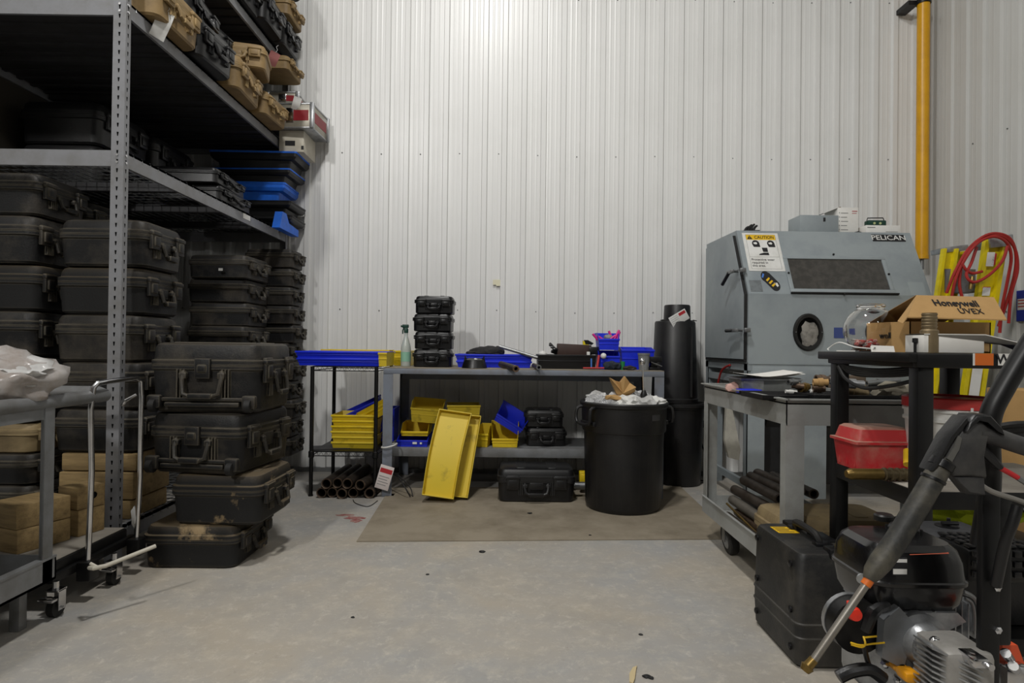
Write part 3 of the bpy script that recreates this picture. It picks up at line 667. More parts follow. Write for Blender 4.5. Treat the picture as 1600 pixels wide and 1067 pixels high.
# ================================================================== WIRE SHELF
yF = 4.46
xL, xR2 = X(488, yF), X(588, yF); yR = 5.02
ws = thing('wire_shelf', 'black wire shelf unit left of the workbench holding blue trays', 'shelving', (xL, yF, 0))
ztop = Z(573, yF, 540) ; zmid = Z(706, yF, 540)
for x in (xL, xR2):
    for y in (yF, yR):
        m = M(); m.tube([(x, y, 0), (x, y, ztop)], .0145, 12); m.lathe([(.018, .0), (.018, .01)], (x, y, 0), 12); m.lathe([(.0155, 0), (.021, .006), (.021, .045), (.0155, .05)], (x, y, zmid - .045), 12); Rm(m, 'post', m_blackm, ws)
for z_ in (ztop, zmid):
    m = M(); x0, x1 = xL, xR2
    for zz in (z_, z_ - .03): m.tube([(x0, yF, zz), (x1, yF, zz), (x1, yR, zz), (x0, yR, zz)], .0035, 6, closed=True)
    k = int((x1 - x0) / .035)
    for y in (yF, yR):
        pts = [(x0 + (x1 - x0) * i / (2 * k), y, z_ - (.03 if i % 2 else 0)) for i in range(2 * k + 1)]; m.tube(pts, .0022, 5)
    for i in range(1, 18): x = x0 + (x1 - x0) * i / 18; m.tube([(x, yF, z_), (x, yR, z_)], .0022, 5)
    m.box(x0, x1, yF + .01, yR - .01, z_ + .001, z_ + .004)
    Rm(m, 'wire_deck', m_blackm, ws)
m = M(); m.box(-.14, .14, -.1, .08, 0, .004); o = tag(m.build('flat_plate', m_rackd), 'dark flat plate lying on the lower wire shelf', 'plate'); o.location = (X(520, yF + .2), yF + .16, zmid + .0045); o.rotation_euler = (0, 0, .3)

# ================================================================== BINS
def openbox(W, D, H, m, t=.004, tw=.9, td=.92, front=None, lips=True, name='storage_bin', ridge=True):
    """open-topped tray, origin at the bottom centre, front = -y"""
    root = bpy.data.objects.new(name, None); COL.objects.link(root); root.empty_display_size = .05
    bx, by, tx, ty = W / 2 * tw, D / 2 * td, W / 2, D / 2; f = front if front else H; k = f / H
    fy = -(by + (ty - by) * k); fx = bx + (tx - bx) * k
    o = [(-bx, -by, 0), (bx, -by, 0), (bx, by, 0), (-bx, by, 0), (-fx, fy, f), (fx, fy, f), (tx, ty, H), (-tx, ty, H)]
    if front: mid = -ty + .3 * D
    def ins(p): return (p[0] - math.copysign(t, p[0]), p[1] - math.copysign(t, p[1]), p[2])
    m1 = M(); v = list(o); vi = [ins(p) for p in o]
    for i in range(4): vi[i] = (vi[i][0], vi[i][1], t)
    v += vi
    F = [(3, 2, 1, 0), (0, 1, 5, 4), (2, 3, 7, 6), (8, 9, 10, 11), (12, 13, 9, 8), (14, 15, 11, 10), (4, 5, 13, 12), (6, 7, 15, 14)]
    if front:   # side walls stay high, then drop to the low front
        n = len(v); v += [(tx * .99, mid, H), (-tx * .99, mid, H), ins((tx * .99, mid, H)), ins((-tx * .99, mid, H))]
        F += [(1, 2, 6, n, 5), (3, 0, 4, n + 1, 7), (9, 13, n + 2, 14, 10), (11, 15, n + 3, 12, 8), (5, n, n + 2, 13), (n, 6, 14, n + 2), (4, 12, n + 3, n + 1), (n + 1, n + 3, 15, 7)]
    else:
        F += [(1, 2, 6, 5), (3, 0, 4, 7), (9, 13, 14, 10), (11, 15, 12, 8), (5, 6, 14, 13), (7, 4, 12, 15)]
    m1.add(v, F); m1.build('shell', m, root)
    r = M(); r2 = M()
    if lips: r.bbox(-fx - .003, fx + .003, fy - .005, fy + .002, f - .014, f + .001, .002); r2.bbox(-tx - .003, tx + .003, ty - .002, ty + .004, H - .014, H + .001, .002)
    if ridge and H > .05: zz = f * .55; q = by + (ty - by) * zz / H; xx = bx + (tx - bx) * zz / H; M().bbox(-xx - .002, xx + .002, -q - .003, -q + .003, zz - .004, zz + .004, .001).build('stiffening_ridge', m, root)
    if lips: r.build('front_lip', m, root); r2.build('back_lip', m, root)
    return root
def bin_at(W, D, H, m, loc, label, rot=(0, 0, 0), group=None, front=None, cat='bin', **k):
    o = openbox(W, D, H, m, front=front, **k); o.location = loc; o.rotation_euler = rot; tag(o, label, cat, group); return o

# blue and yellow trays on the wire shelf
W = X(604, yF, 560) - X(461, yF, 560); cxx = X(532, yF, 560)
zz = ztop + .006
bin_at(W * .96, .30, .055, m_blue, (cxx, 4.62, zz), 'long blue tray on the wire shelf, lower of the nested pair', group='long trays on the wire shelf', cat='tray', tw=.95)
bin_at(W, .31, .055, m_blue, (cxx + .003, 4.62, zz + .05), 'long blue tray on the wire shelf, upper of the nested pair', group='long trays on the wire shelf', cat='tray', tw=.95)
bin_at(W * .80, .2, .115, m_yel, (cxx + .02, 4.90, zz), 'long yellow tray standing behind the blue trays', group='long trays on the wire shelf', cat='tray', tw=.96)
bin_at(.06, .30, .10, m_yeld, (X(604, 4.6, 560), 4.60, zz), 'narrow yellow bin squeezed between blue tray and workbench', cat='bin')
# yellow nested stack on the lower wire shelf
xa, xb_ = X(521, 4.62, 670), X(587, 4.62, 670); zz = zmid + .006; top = Z(651, 4.55, 550); n = 6; dh = (top - zz) / n
for i in range(n):
    bin_at((xb_ - xa), .30, dh * 1.25, m_yel if i > 2 else m_yeld, ((xa + xb_) / 2 + .006 * math.sin(i * 2), 4.72, zz + i * dh), 'short yellow bin nested in the stack on the lower wire shelf, %s' % ORD[n - 1 - i], group='nested yellow bins on the wire shelf', tw=.94, ridge=False)
bin_at(.34, .16, .09, m_blue, (X(570, 4.9, 640), 4.90, Z(650, 4.9, 570)), 'blue bin leaning tilted behind the yellow stack', rot=(.2, -.45, 0))
bin_at(.26, .16, .08, m_yel, (X(590, 4.82, 650), 4.74, Z(654, 4.8, 590) - .02 + .04), 'yellow bin leaning under the tilted blue bin', rot=(.2, -.5, 0))
bin_at(.14, .2, .26, m_blue, (X(607, 4.95, 640), 4.94, zmid + .02), 'blue bin standing on end behind the shelf post', rot=(0, 0, 0))

# pipes under the shelf
PP = [(502, 768, 0), (518, 768, 0), (535, 769, 0), (551, 769, 0), (577, 768, 0), (511, 750, 1), (526, 753, 1), (543, 751, 1), (563, 754, 1)]
rp = .0375
nmx = ['first', 'second', 'third', 'fourth', 'fifth']
for i, (px, py, lv) in enumerate(PP):
    q = P(px, py, 4.40); zc = rp + (.0 if lv == 0 else .066 + .003 * (i % 2))
    if i == 8: zc = .098
    o = thing('steel_pipe', 'rusty steel pipe under the wire shelf, %s from left in the %s row' % (nmx[i if lv == 0 else i - 5], ['lower', 'upper'][lv]), 'pipe', (q.x, 4.40 + .02 * math.sin(i * 2.3), zc), 0, 'steel pipes under the wire shelf')
    o.rotation_euler = (0, 0, random.uniform(-.03, .03) - (.18 if i == 8 else 0))
    m = M(); T = Matrix.Rotation(-PI / 2, 4, 'X')
    m.lathe([(rp * .76, 0), (rp * .9, -.002), (rp, .004), (rp * .97, .05), (rp, .055), (rp, .55), (rp * .76, .55)], n=20, T=T, loop=True); m.build('tube', m_pipes, o)
    m = M(); m.lathe([(rp * .75, .001), (rp * .93, -.003), (rp * 1.0, .003), (rp * .99, .009), (rp * .76, .009)], n=20, T=T, loop=True); m.build('cut_end', m_rust, o)

# ================================================================== WORKBENCH
yB = 4.465
bxL, bxR = X(598, yB, 650), X(1038, yB, 600)
zB = .935
wbn = thing('workbench', 'long blue-grey steel workbench against the back wall', 'workbench', ((bxL + bxR) / 2, yB, 0))
m = M(); m.bbox(bxL, bxR, yB, 5.305, zB - .045, zB - .006, .003); Rm(m, 'top_frame', m_bench, wbn)
m = M(); m.bbox(bxL + .001, bxR - .001, yB + .002, 5.303, zB - .006, zB, .002); Rm(m, 'worktop', m_benchtop, wbn)
for x, sx in ((bxL, 1), (bxR, -1)):
    for y, sy in ((yB + .004, 1), (5.21, -1)):
        m = M(); m.prism([(x, y), (x + sx * .07, y), (x + sx * .07, y + sy * .006), (x + sx * .006, y + sy * .006), (x + sx * .006, y + sy * .06), (x, y + sy * .06)], .004, zB - .045, 'z')
        if sy > 0: m.box(x, x + sx * .085, y - .002, y + .06, 0, .006)
        Rm(m, 'leg', m_bench, wbn)
zS = Z(701, 4.62, 830)
m = M(); m.bbox(bxL + .02, bxR - .02, 4.60, 5.2, zS - .065, zS, .003); Rm(m, 'lower_shelf', m_cart, wbn)
m = M(); m.box(bxL + .02, bxR - .02, 5.16, 5.18, zB - .12, zB - .05); Rm(m, 'rear_rail', m_bench, wbn)

# items under the bench
q = lambda px, y, py=680: X(px, y, py)
bin_at(.235, .30, .075, m_blue, (q(645, 4.66), 4.78, zS + .001), 'low blue bin with label on the bench shelf, bottom left', front=.05, tw=.95)
m = M(); m.box(0, .032, -.0015, 0, 0, .016); m.box(.055, .07, -.0015, 0, 0, .014); o = tag(m.build('bin_label', m_whitep), 'small white labels on the low blue bin', 'label'); o.location = (q(644, 4.6), 4.625, Z(694, 4.62, 650))
bin_at(.21, .26, .09, m_yel, (q(648, 4.68), 4.79, zS + .078), 'yellow open-front bin resting on the low blue bin', front=.035, tw=.94)
bin_at(.25, .26, .14, m_yeld, (q(664, 4.7), 4.82, zS + .19), 'taller yellow bin tipped on top of the bin pile', rot=(.12, .08, .05), front=.11, tw=.86)
bin_at(.26, .26, .16, m_yeld, (q(722, 4.85), 4.95, zS + .14), 'yellow bin in shade behind the leaning trays', rot=(0, 0, .1), tw=.88)
bin_at(.10, .26, .15, m_yel, (q(757, 4.66), 4.78, zS + .002), 'narrow yellow bin just right of the leaning trays', rot=(0, 0, -.15), front=.1, tw=.8)
bin_at(.215, .28, .17, m_yel, (q(789, 4.66), 4.79, zS + .002), 'yellow open-front bin with a blue bin tipped into it', front=.065, tw=.86)
bin_at(.24, .20, .13, m_blue, (q(792, 4.68), 4.80, zS + .155), 'blue open-front bin tipped into the yellow one', rot=(.15, .55, 0), front=.06, tw=.9)
cs = hard_case(.32, .26, .14, m_black, r=.03)
first(cs, (q(853, 4.75), 4.86, zS + .001), .04, 'black case on the bench shelf, lower of two in the shade', 'case', 'black cases on the bench shelf')
dup(cs, (q(851, 4.75) - .005, 4.87, zS + .145), -.03, 'black case on the bench shelf, upper of two in the shade', 'black cases on the bench shelf', (.97, 1, .95))
# two long yellow trays leaning on the shelf
def leaning(pb0, pb1, yb, pt0, pt1, yt, depth, label, m, bow):
    A, B, C, D_ = P(*pb0, yb), P(*pb1, yb), P(*pt1, yt), P(*pt0, yt)
    root = thing('long_tray', label, 'tray', (A + B) / 2, 0, 'long yellow trays leaning on the bench')
    inv = Matrix.Translation(-root.location)
    up = ((D_ + C) / 2 - (A + B) / 2); side = (B - A).normalized(); nrm = side.cross(up).normalized()
    if nrm.y > 0: nrm = -nrm
    n = 14; ks = []
    for i in range(n + 1):
        t = i / n; a = A.lerp(D_, t); b = B.lerp(C, t); s = (b - a).normalized(); off = nrm * (bow * math.sin(PI * t)) + s * (-bow * .25 * math.sin(PI * t))
        a = a + off; b = b + off; e = .004
        ks.append([a + nrm * depth, a - s * .0, a + s * .012 - nrm * 0, b - s * .012, b, b + nrm * depth, b + nrm * depth - s * .004, b - s * .014 + nrm * .005, a + s * .014 + nrm * .005, a + nrm * depth + s * .004])
    mm = M(); mm.rings([[tuple(p) for p in r] for r in ks]);
    for k0, t in ((0, 0.0), (n, 1.0)):
        r = ks[k0]; e = up.normalized() * (.006 if k0 == 0 else -.006)
        mm.add([r[1], r[4], r[5] , r[0], r[1] + e, r[4] + e, r[5] + e, r[0] + e], [(0, 1, 2, 3), (7, 6, 5, 4), (0, 4, 5, 1), (1, 5, 6, 2), (2, 6, 7, 3), (3, 7, 4, 0)])
    o = mm.build('tray_shell', m, root); o.matrix_parent_inverse = inv; return root
leaning((684, 774), (731, 779), 4.40, (716, 649), (752, 652), 4.59, .055, 'long yellow tray leaning behind the front one, in its shade', m_yeld, .0)
leaning((660, 774), (709, 781), 4.31, (687, 641), (737, 648), 4.52, .05, 'bowed long yellow tray leaning in front against the bench', m_yeld, .035)

# case on the floor
cfl = hard_case(.555, .33, .235, m_black, r=.045)
p = onfloor(838, 787); first(cfl, (p.x, p.y + .165, .006), .0, 'black hard case lying on the brown board under the bench', 'case')
# tag and wire tie on the bench leg
tg = thing('inspection_tag', 'pale tag with red heading tied to the left bench leg', 'tag', P(606, 728, 4.42)); tg.rotation_euler = (.05, .28, 0)
m = M(); m.bbox(-.05, .05, -.001, .001, -.175, 0, .0008); m.build('card', mat('tag_pink', '#d9cfcc', .7), tg)
m = M(); m.box(-.044, .044, -.0018, -.0012, -.055, -.022); m.build('heading_band', m_redink, tg)
m = M()
for k in range(4): m.box(-.04, .035 - .01 * (k % 2), -.0018, -.0012, -.085 - k * .02, -.08 - k * .02)
m.build('printed_lines', m_grey, tg)
m = M(); a = P(606, 697, 4.45); m.tube([(a.x - .045, 4.455, a.z - .012), (a.x, 4.44, a.z - .006), (a.x + .05, 4.455, a.z + .008), (a.x + .045, 4.54, a.z + .006), (a.x - .04, 4.54, a.z - .01)], .0055, 8, closed=True, smooth=4)
tag(m.build('cable_tie', m_whitep), 'white tie looped round the left bench leg', 'tie')
m = M(); m.tube([P(612, 740, 4.6), P(622, 745, 4.5), P(633, 762, 4.42), (P(641, 774, 4.42).x, 4.42, .012)], .005, 7, smooth=5); m.tube([P(622, 742, 4.58), P(640, 760, 4.5), (P(645, 768, 4.44).x, 4.44, .01)], .004, 7, smooth=4)
tag(m.build('loose_cable', m_rubber), 'dark cable ends curling on the floor beside the bench leg', 'cable')
m = M(); m.tube([(P(549, 774, 4.3).x, 4.35, .004), tuple(onfloor(556, 787) + Vector((0, 0, .004))), tuple(onfloor(575, 792) + Vector((0, 0, .004))), tuple(onfloor(590, 783) + Vector((0, 0, .004)))], .0025, 6, smooth=6)
tag(m.build('wire_loop', m_rubber), 'thin dark wire looping on the concrete before the pipes', 'wire')

# board on the floor
c = [onfloor(557, 847), onfloor(1150, 843), onfloor(1085, 748), onfloor(612, 752)]
c = [c[0], c[1], Vector((c[1].x + .05, 4.9, 0)), Vector((c[0].x - .06, 4.72, 0))]
m = M(); m.add([(p.x, p.y, 0.001) for p in c] + [(p.x, p.y, .006) for p in c], [(3, 2, 1, 0), (4, 5, 6, 7), (0, 1, 5, 4), (1, 2, 6, 5), (2, 3, 7, 6), (3, 0, 4, 7)])
tag(m.build('floor_board', m_mat), 'thin brown worn board lying on the concrete before the workbench', 'mat')

# ================================================================== THINGS ON THE BENCH
ZT = zB + .001
bc = hard_case(.30, .25, .135, m_blackc, r=.03)
xc = q(674, 4.62, 560); ztop4 = Z(461, 4.6, 674); hh = (ztop4 - ZT) / 4
for i in range(4):
    lab = 'small clean black case in the stack on the bench, %s' % (['lowest', 'third from top', 'second from top', 'topmost'][i])
    loc = (xc + [0.0, .006, .0, .010][i], 4.76, ZT + i * hh); s_ = (1, 1, hh / .135 * .985); rz = [.0, .02, -.02, .01][i]
    if i == 0: first(bc, loc, rz, lab, 'case', 'small black cases stacked on the bench', s_)
    else: dup(bc, loc, rz, lab, 'small black cases stacked on the bench', s_)
bin_at(.135, .2, .118, m_yel, (q(625, 4.8, 560), 4.98, ZT), 'yellow bin on the bench behind the spray bottle', tw=.96)
# spray bottle
sp = thing('spray_bottle', 'clear spray bottle with dark green trigger left of black case stack', 'bottle', (q(634, 4.78, 560), 4.78, ZT))
m = M(); m.lathe([(.0, 0), (.036, 0), (.039, .01), (.039, .11), (.036, .13), (.018, .18), (.014, .19), (.014, .215), (.0, .215)], n=20, cap0=False, cap1=False); m.build('bottle_body', mat('cloudy_plastic', '#d3dbd6', .25, 0, trans=.3), sp)
m = M(); m.lathe([(.0, .212), (.017, .212), (.017, .235), (.010, .245), (.0, .245)], n=14, cap0=False, cap1=False); m.bbox(-.03, .02, -.011, .011, .243, .265, .005); m.bbox(-.042, -.03, -.007, .007, .247, .26, .003); m.build('sprayer_head', m_greend, sp)
m = M(); m.tube([(-.018, 0, .245), (-.026, 0, .225), (-.026, 0, .205)], .005, 8); m.build('trigger', m_greend, sp)
m = M(); m.lathe([(.0392, .03), (.0398, .03), (.0398, .09), (.0392, .09)], n=20, loop=True); m.build('bottle_label', mat('pale_green', '#8fbfa8', .4), sp); sp.scale = (1, 1, 1.22)

bw = q(832, 4.7, 560) - q(711, 4.7, 560)
bin_at(bw * .97, .24, .05, m_blue, (q(772, 4.7, 560), 4.82, ZT), 'long blue tray in the middle of the bench, lower of nested pair', group='long blue trays on the bench', cat='tray', tw=.95)
bin_at(bw, .25, .055, m_blue, (q(772, 4.7, 560), 4.82, ZT + .045), 'long blue tray in the middle of the bench, upper of nested pair', group='long blue trays on the bench', cat='tray', tw=.95)
# mask-like dark cup
m = M(); m.lathe([(.095, 0), (.09, .02), (.075, .06), (.045, .072), (.0, .07)], n=20, cap1=False)
cp = thing('rubber_boot', 'dark eared rubber cover standing in front of blue tray', 'cover', (q(741, 4.52, 565), 4.56, ZT)); m.build('dome', m_blackc, cp)
m = M()
for s_ in (-1, 1): m.prism([(s_ * .085, .02), (s_ * .055, .062), (s_ * .07, .095)], -.02, .02)
m.build('ear', m_blackc, cp)
m = M(); m.blob((.01, -.05, .062), (.016, .012, .01), 2, .2); m.build('cap_badge', m_whitep, cp)
m = M(); m.blob((0, 0, .02), (.12, .06, .045), 12, .35, 1.7, 3); m.blob((.08, 0, .02), (.06, .05, .04), 14, .3, 1.7, 3); m.blob((-.09, 0, .005), (.07, .05, .025), 15, .3, 1.7, 3)
o = tag(m.build('dark_glove', m_cloth), 'dark crumpled cloth glove lying on the long blue tray', 'glove'); o.location = (q(760, 4.8, 545), 4.80, ZT + .10)
m = M(); m.tube([P(780, 541, 4.72), P(840, 559, 4.66)], .013, 12); tag(m.build('metal_tube', m_metal), 'bright silver tube slanting over the blue tray', 'tube')
m = M(); m.prism([(0, 0), (.20, -.055), (.20, -.048), (0, .01)], -.04, .04); o = tag(m.build('blue_sheet', m_skyb), 'light blue strip poking out under the silver tube', 'sheet'); o.location = tuple(P(800, 549, 4.80))
def pipe_end(pa, ya, pb, yb2, r, label, m1=m_rust):
    a, b = P(*pa, ya), P(*pb, yb2); o = thing('short_pipe', label, 'pipe', a)
    mm = M(); t = (b - a); ln = t.length; T = t.to_track_quat('Z', 'Y').to_matrix().to_4x4()
    mm.lathe([(r * .6, 0), (r, 0), (r, ln), (r * .6, ln)], n=16, T=T, loop=True); mm.build('tube', m_pipes, o)
    mm = M(); mm.lathe([(r * .58, -.004), (r * 1.04, -.004), (r * 1.04, .006), (r * .58, .006)], n=16, T=T, loop=True); mm.build('collar', m1, o); return o
pipe_end((806, 576), 4.36, (783, 569), 4.62, .024, 'copper-coloured pipe poking over the bench edge')
pipe_end((842, 574), 4.38, (834, 571), 4.60, .018, 'small dark pipe with bright end poking over the bench edge', m_metal)
# black open box with gloves and brown pouch
bb = q(930, 4.65, 560) - q(840, 4.65, 560)
bin_at(bb, .28, .105, m_blackc, (q(885, 4.65, 560), 4.74, ZT), 'long black open box on the bench right of centre', tw=.98, cat='box')
gl = thing('work_glove', 'black rubber glove with spread fingers over the black box', 'glove', P(868, 549, 4.75))
m = M(); m.blob((0.02, 0, 0), (.06, .05, .025), 5, .15); m.build('palm', m_blackc, gl)
for k in range(5):
    m = M(); a = 2.1 + k * .22; l = .085 - .006 * abs(k - 2); m.tube([(-.005 + k * .004, -.01 * k, .01), (math.cos(a) * l * .6 - .01 + k * .012, -.012 * k, .01 + math.sin(a) * l * .6), (math.cos(a) * l - .01 + k * .014, -.012 * k, .005 + math.sin(a) * l * .95)], [.012, .011, .007], 8, smooth=3); m.build('finger', m_blackc, gl)
m = M(); m.bbox(-.13, .13, -.05, .05, -.01, .085, .006); o = tag(m.build('leather_pouch', m_brown), 'dark brown leather pouch sitting in the black box', 'pouch'); o.location = tuple(P(896, 555, 4.75)); o.rotation_euler = (0, .04, 0)
m = M(); m.lathe([(.033, 0), (.032, .02), (.02, .035), (0, .04)], n=16, cap1=False); o = tag(m.build('white_dome', m_whitep), 'white domed cap at the left end of the black box', 'cap'); o.location = tuple(P(848, 556, 4.70))
# yellow and black clamp
yk = thing('tape_reel', 'yellow and black hand tool standing behind the black box', 'tool', (q(918, 4.8, 560), 4.80, ZT + .10))
m = M(); m.prism([(-.03, .0), (.02, 0), (.02, .06), (.0, .10), (-.04, .115), (-.035, .06)], -.015, .015); m.build('tool_body', m_ladder, yk)
m = M(); m.prism([(-.02, .09), (-.03, .12), (0, .12), (.045, .095), (.03, .082), (0, .088)], -.02, .02); m.build('tool_head', m_blackc, yk)
m = M(); m.bbox(-.04, .04, -.03, .03, 0, .06, .004); o = tag(m.build('small_box', m_blackc), 'small dark green-black box beside the yellow hand tool', 'box'); o.location = tuple(P(928, 554, 4.72))
m = M(); m.tube([P(911, 575, 4.52), P(944, 575, 4.52)], .006, 8); tag(m.build('red_rod', m_red), 'thin red rod lying at the front bench edge', 'rod')
m = M(); m.tube([P(924, 574, 4.60), P(924, 560, 4.60)], .006, 8); tag(m.build('blue_pen', m_skyb), 'small blue pen standing before the black box', 'pen')
m = M(); m.tube([P(933, 574, 4.58), P(936, 555, 4.60)], .009, 8); tag(m.build('red_screwdriver', m_red), 'red screwdriver handle standing left of the blue bins', 'tool')
m = M(); m.bbox(-.012, .012, -.012, .012, 0, .08, .003); o = tag(m.build('white_block', m_whitep), 'slim white plastic piece by the red screwdriver', 'piece'); o.location = tuple(P(919, 566, 4.66)); 
# blue bins
bin_at(.16, .2, .14, m_blue, (q(951, 4.66, 560), 4.72, ZT), 'blue bin on the bench, lower of the stacked pair', front=.10, tw=.94)
bin_at(.165, .18, .13, m_blue, (q(951, 4.66, 540), 4.73, ZT + .145), 'blue bin with pink oddments, upper of the stacked pair', front=.085, tw=.86)
pk = thing('pink_oddments', 'bright pink plastic markers heaped in the upper blue bin', 'markers', (q(951, 4.7, 530), 4.72, ZT + .16))
for k, (x, a, l) in enumerate([(-.06, 2.3, .09), (-.03, .6, .10), (.0, 2.6, .10), (.03, 1.1, .11), (.045, 2.0, .10), (.06, 1.3, .09)]):
    m = M(); m.tube([(x, -.02 * (k % 2), .04), (x + math.cos(a) * l, -.02 * (k % 2), .04 + math.sin(a) * l)], .009, 8); m.build('marker', m_pink, pk)
m = M(); m.blob((0, 0, .08), (.035, .03, .025), 3, .3); m.build('grey_lump', m_grey, pk)
m = M(); m.blob((0, 0, 0), (.022, .022, .022), 1, .02); o = tag(m.build('white_ball', m_whitep), 'white ball at the front of the lower blue bin', 'ball'); o.location = tuple(P(943, 556, 4.58))
m = M(); m.blob((0, 0, .03), (.055, .04, .035), 8, .3, 1.8, 3, zmin=0); m.blob((.05, .01, .025), (.035, .035, .025), 9, .3, 1.8, 2, zmin=0); o = tag(m.build('dark_rag', mat('navy_cloth', '#1f2836', .9, 0, '#3b3c3e', .6, 14)), 'crumpled dark navy rag before the blue bins', 'cloth'); o.location = (q(955, 4.53, 570), 4.55, ZT)
m = M(); m.lathe([(.016, 0), (.017, .06), (.015, .062)], n=14); o = tag(m.build('green_cup', m_green), 'small green cylinder between the blue bins', 'cylinder'); o.location = (q(973, 4.56, 570), 4.56, ZT)
bin_at(.25, .34, .17, m_blue, (q(994, 4.7, 560), 4.80, ZT), 'wide blue bin at the right end of the bench', front=.15, tw=.9)
m = M(); m.lathe([(.036, 0), (.044, .11), (.047, .112), (.047, .125), (.041, .125), (.034, .004)], n=18, cap1=False); o = tag(m.build('grey_pot', mat('grey_plastic', '#7d7f80', .5, 0, '#4d4c49', .6, 12)), 'grey plastic pot before the wide blue bin', 'pot'); o.location = (q(1006, 4.56, 560), 4.56, ZT)
m = M(); m.blob((0, 0, .015), (.05, .03, .018), 4, .4, 2, 2, zmin=0); o = tag(m.build('metal_scrap', m_pipes), 'dark metal oddments at the right bench corner', 'scrap'); o.location = (q(985, 4.52, 575), 4.53, ZT)
vs = thing('bench_vise', 'small dark vise at the right bench end', 'vise', (q(1022, 4.6, 560), 4.62, ZT))
m = M(); m.bbox(-.04, .04, -.05, .05, 0, .02, .004); m.bbox(-.025, .025, -.03, .03, .02, .07, .006); m.build('base', m_blackm, vs)
m = M(); m.bbox(-.05, .05, -.06, -.02, .06, .10, .005); m.bbox(-.05, .05, .01, .05, .06, .10, .005); m.build('jaw', m_blackm, vs)
m = M(); m.tube([(0, -.1, .045), (0, .05, .045)], .008, 8); m.tube([(-.04, -.1, .06), (.04, -.1, .03)], .004, 6); m.build('screw_handle', m_metal, vs)
# note on the wall
m = M(); m.box(-.032, .032, -.003, 0, -.022, .022); m.box(-.005, .032, -.004, -.003, -.032, -.02); o = tag(m.build('paper_note', mat('note_cream', '#e4dfc3', .7)), 'tiny cream paper note stuck on the metal wall', 'note'); o.location = (X(776, WY, 442), WY - .003, Z(441, WY, 776))

# ================================================================== TRASH CAN
pc = P(974, 700, 4.25)
tc_ = thing('trash_can', 'large black ribbed trash can full of plastic and paper', 'trash can', (pc.x, 4.25, .006))
zr = Z(626, 4.25, 979) - .006
rb, rt_ = .255, .282
m = M(); m.lathe([(.0, 0), (rb - .012, 0), (rb, .02), (rb + .003, .03), (rt_ - .010, zr * .72), (rt_, zr * .725), (rt_ + .004, zr * .74), (rt_ + .008, zr - .04), (rt_ + .018, zr - .03), (rt_ + .021, zr - .008), (rt_ + .014, zr), (rt_ - .002, zr - .003), (rt_ - .006, zr - .05), (rb - .01, .05), (0, .045)], n=56, cap0=False, cap1=False); m.build('body', m_black, tc_)
m = M()
for k in range(28):
    a = k * 2 * PI / 28; m.tube([((rb + .002) * math.cos(a), (rb + .002) * math.sin(a), .035), ((rt_ - .012) * math.cos(a), (rt_ - .012) * math.sin(a), zr * .70)], .002, 4)
stuff(m.build('ribs', m_black, tc_))
for a0 in (PI + .42, .25):
    m = M(); T = Matrix.Rotation(a0 - PI / 2 + PI, 4, 'Z'); r0 = rt_ + .005
    pts = [(-.075, -r0 + .01, zr - .035), (-.085, -r0 - .035, zr - .05), (-.075, -r0 - .04, zr - .14), (.075, -r0 - .04, zr - .14), (.085, -r0 - .035, zr - .05), (.075, -r0 + .01, zr - .035)]
    m.tube(pts, .011, 8, smooth=3); m.bbox(-.085, .085, -r0 - .01, -r0 + .01, zr - .16, zr - .13, .005); o = m.build('handle', m_black, tc_); o.matrix_local = Matrix.Rotation(a0 + PI / 2, 4, 'Z')
m = M(); a = -PI / 2 + .62; r0 = rt_ + .0085
for k in range(8):
    a1 = a - .13 + k * .0325; a2 = a1 + .0325; m.add([(r0 * math.cos(t), r0 * math.sin(t), z_) for z_ in (zr - .11, zr - .07) for t in (a1, a2)], [(0, 1, 3, 2)])
m.build('moulded_mark', mat('mark_grey', '#333335', .5), tc_)
tg2 = thing('trash_heap', 'heap of clear plastic bottles and film in the trash can', 'trash', (pc.x, 4.25, zr - .05)); tg2['kind'] = 'thing'
m = M(); m.lathe([(0, -.01), (.27, -.01), (.27, .01), (.15, .03), (0, .035)], n=24, cap0=False, cap1=False); m.build('film_bed', m_film, tg2)
for k, (x, y, r, mt, zz_) in enumerate([(-.20, -.06, .075, m_clear, .055), (-.12, -.14, .06, m_clear, .04), (.02, -.12, .10, m_whitep, .045), (.12, -.14, .085, m_film, .05), (.20, -.10, .07, m_whitep, .05), (-.04, -.02, .09, m_film, .06), (.10, .04, .09, m_clear, .07), (.21, .03, .06, m_film, .05), (-.16, .08, .09, m_film, .05), (.02, .15, .09, m_film, .05)]):
    m = M(); m.blob((x, y, zz_), (r, r * .9, r * .6), k + 3, .45, 2.4, 3); m.build('plastic_wad', mt, tg2, 25)
m = M(); m.blob((0, 0, 0), (.06, .03, .02), 4, .5, 2.5, 2); o = tag(m.build('paper_scrap', m_card), 'small torn tan paper piece low in the trash can', 'paper'); o.location = tuple(P(958, 621, 4.14))
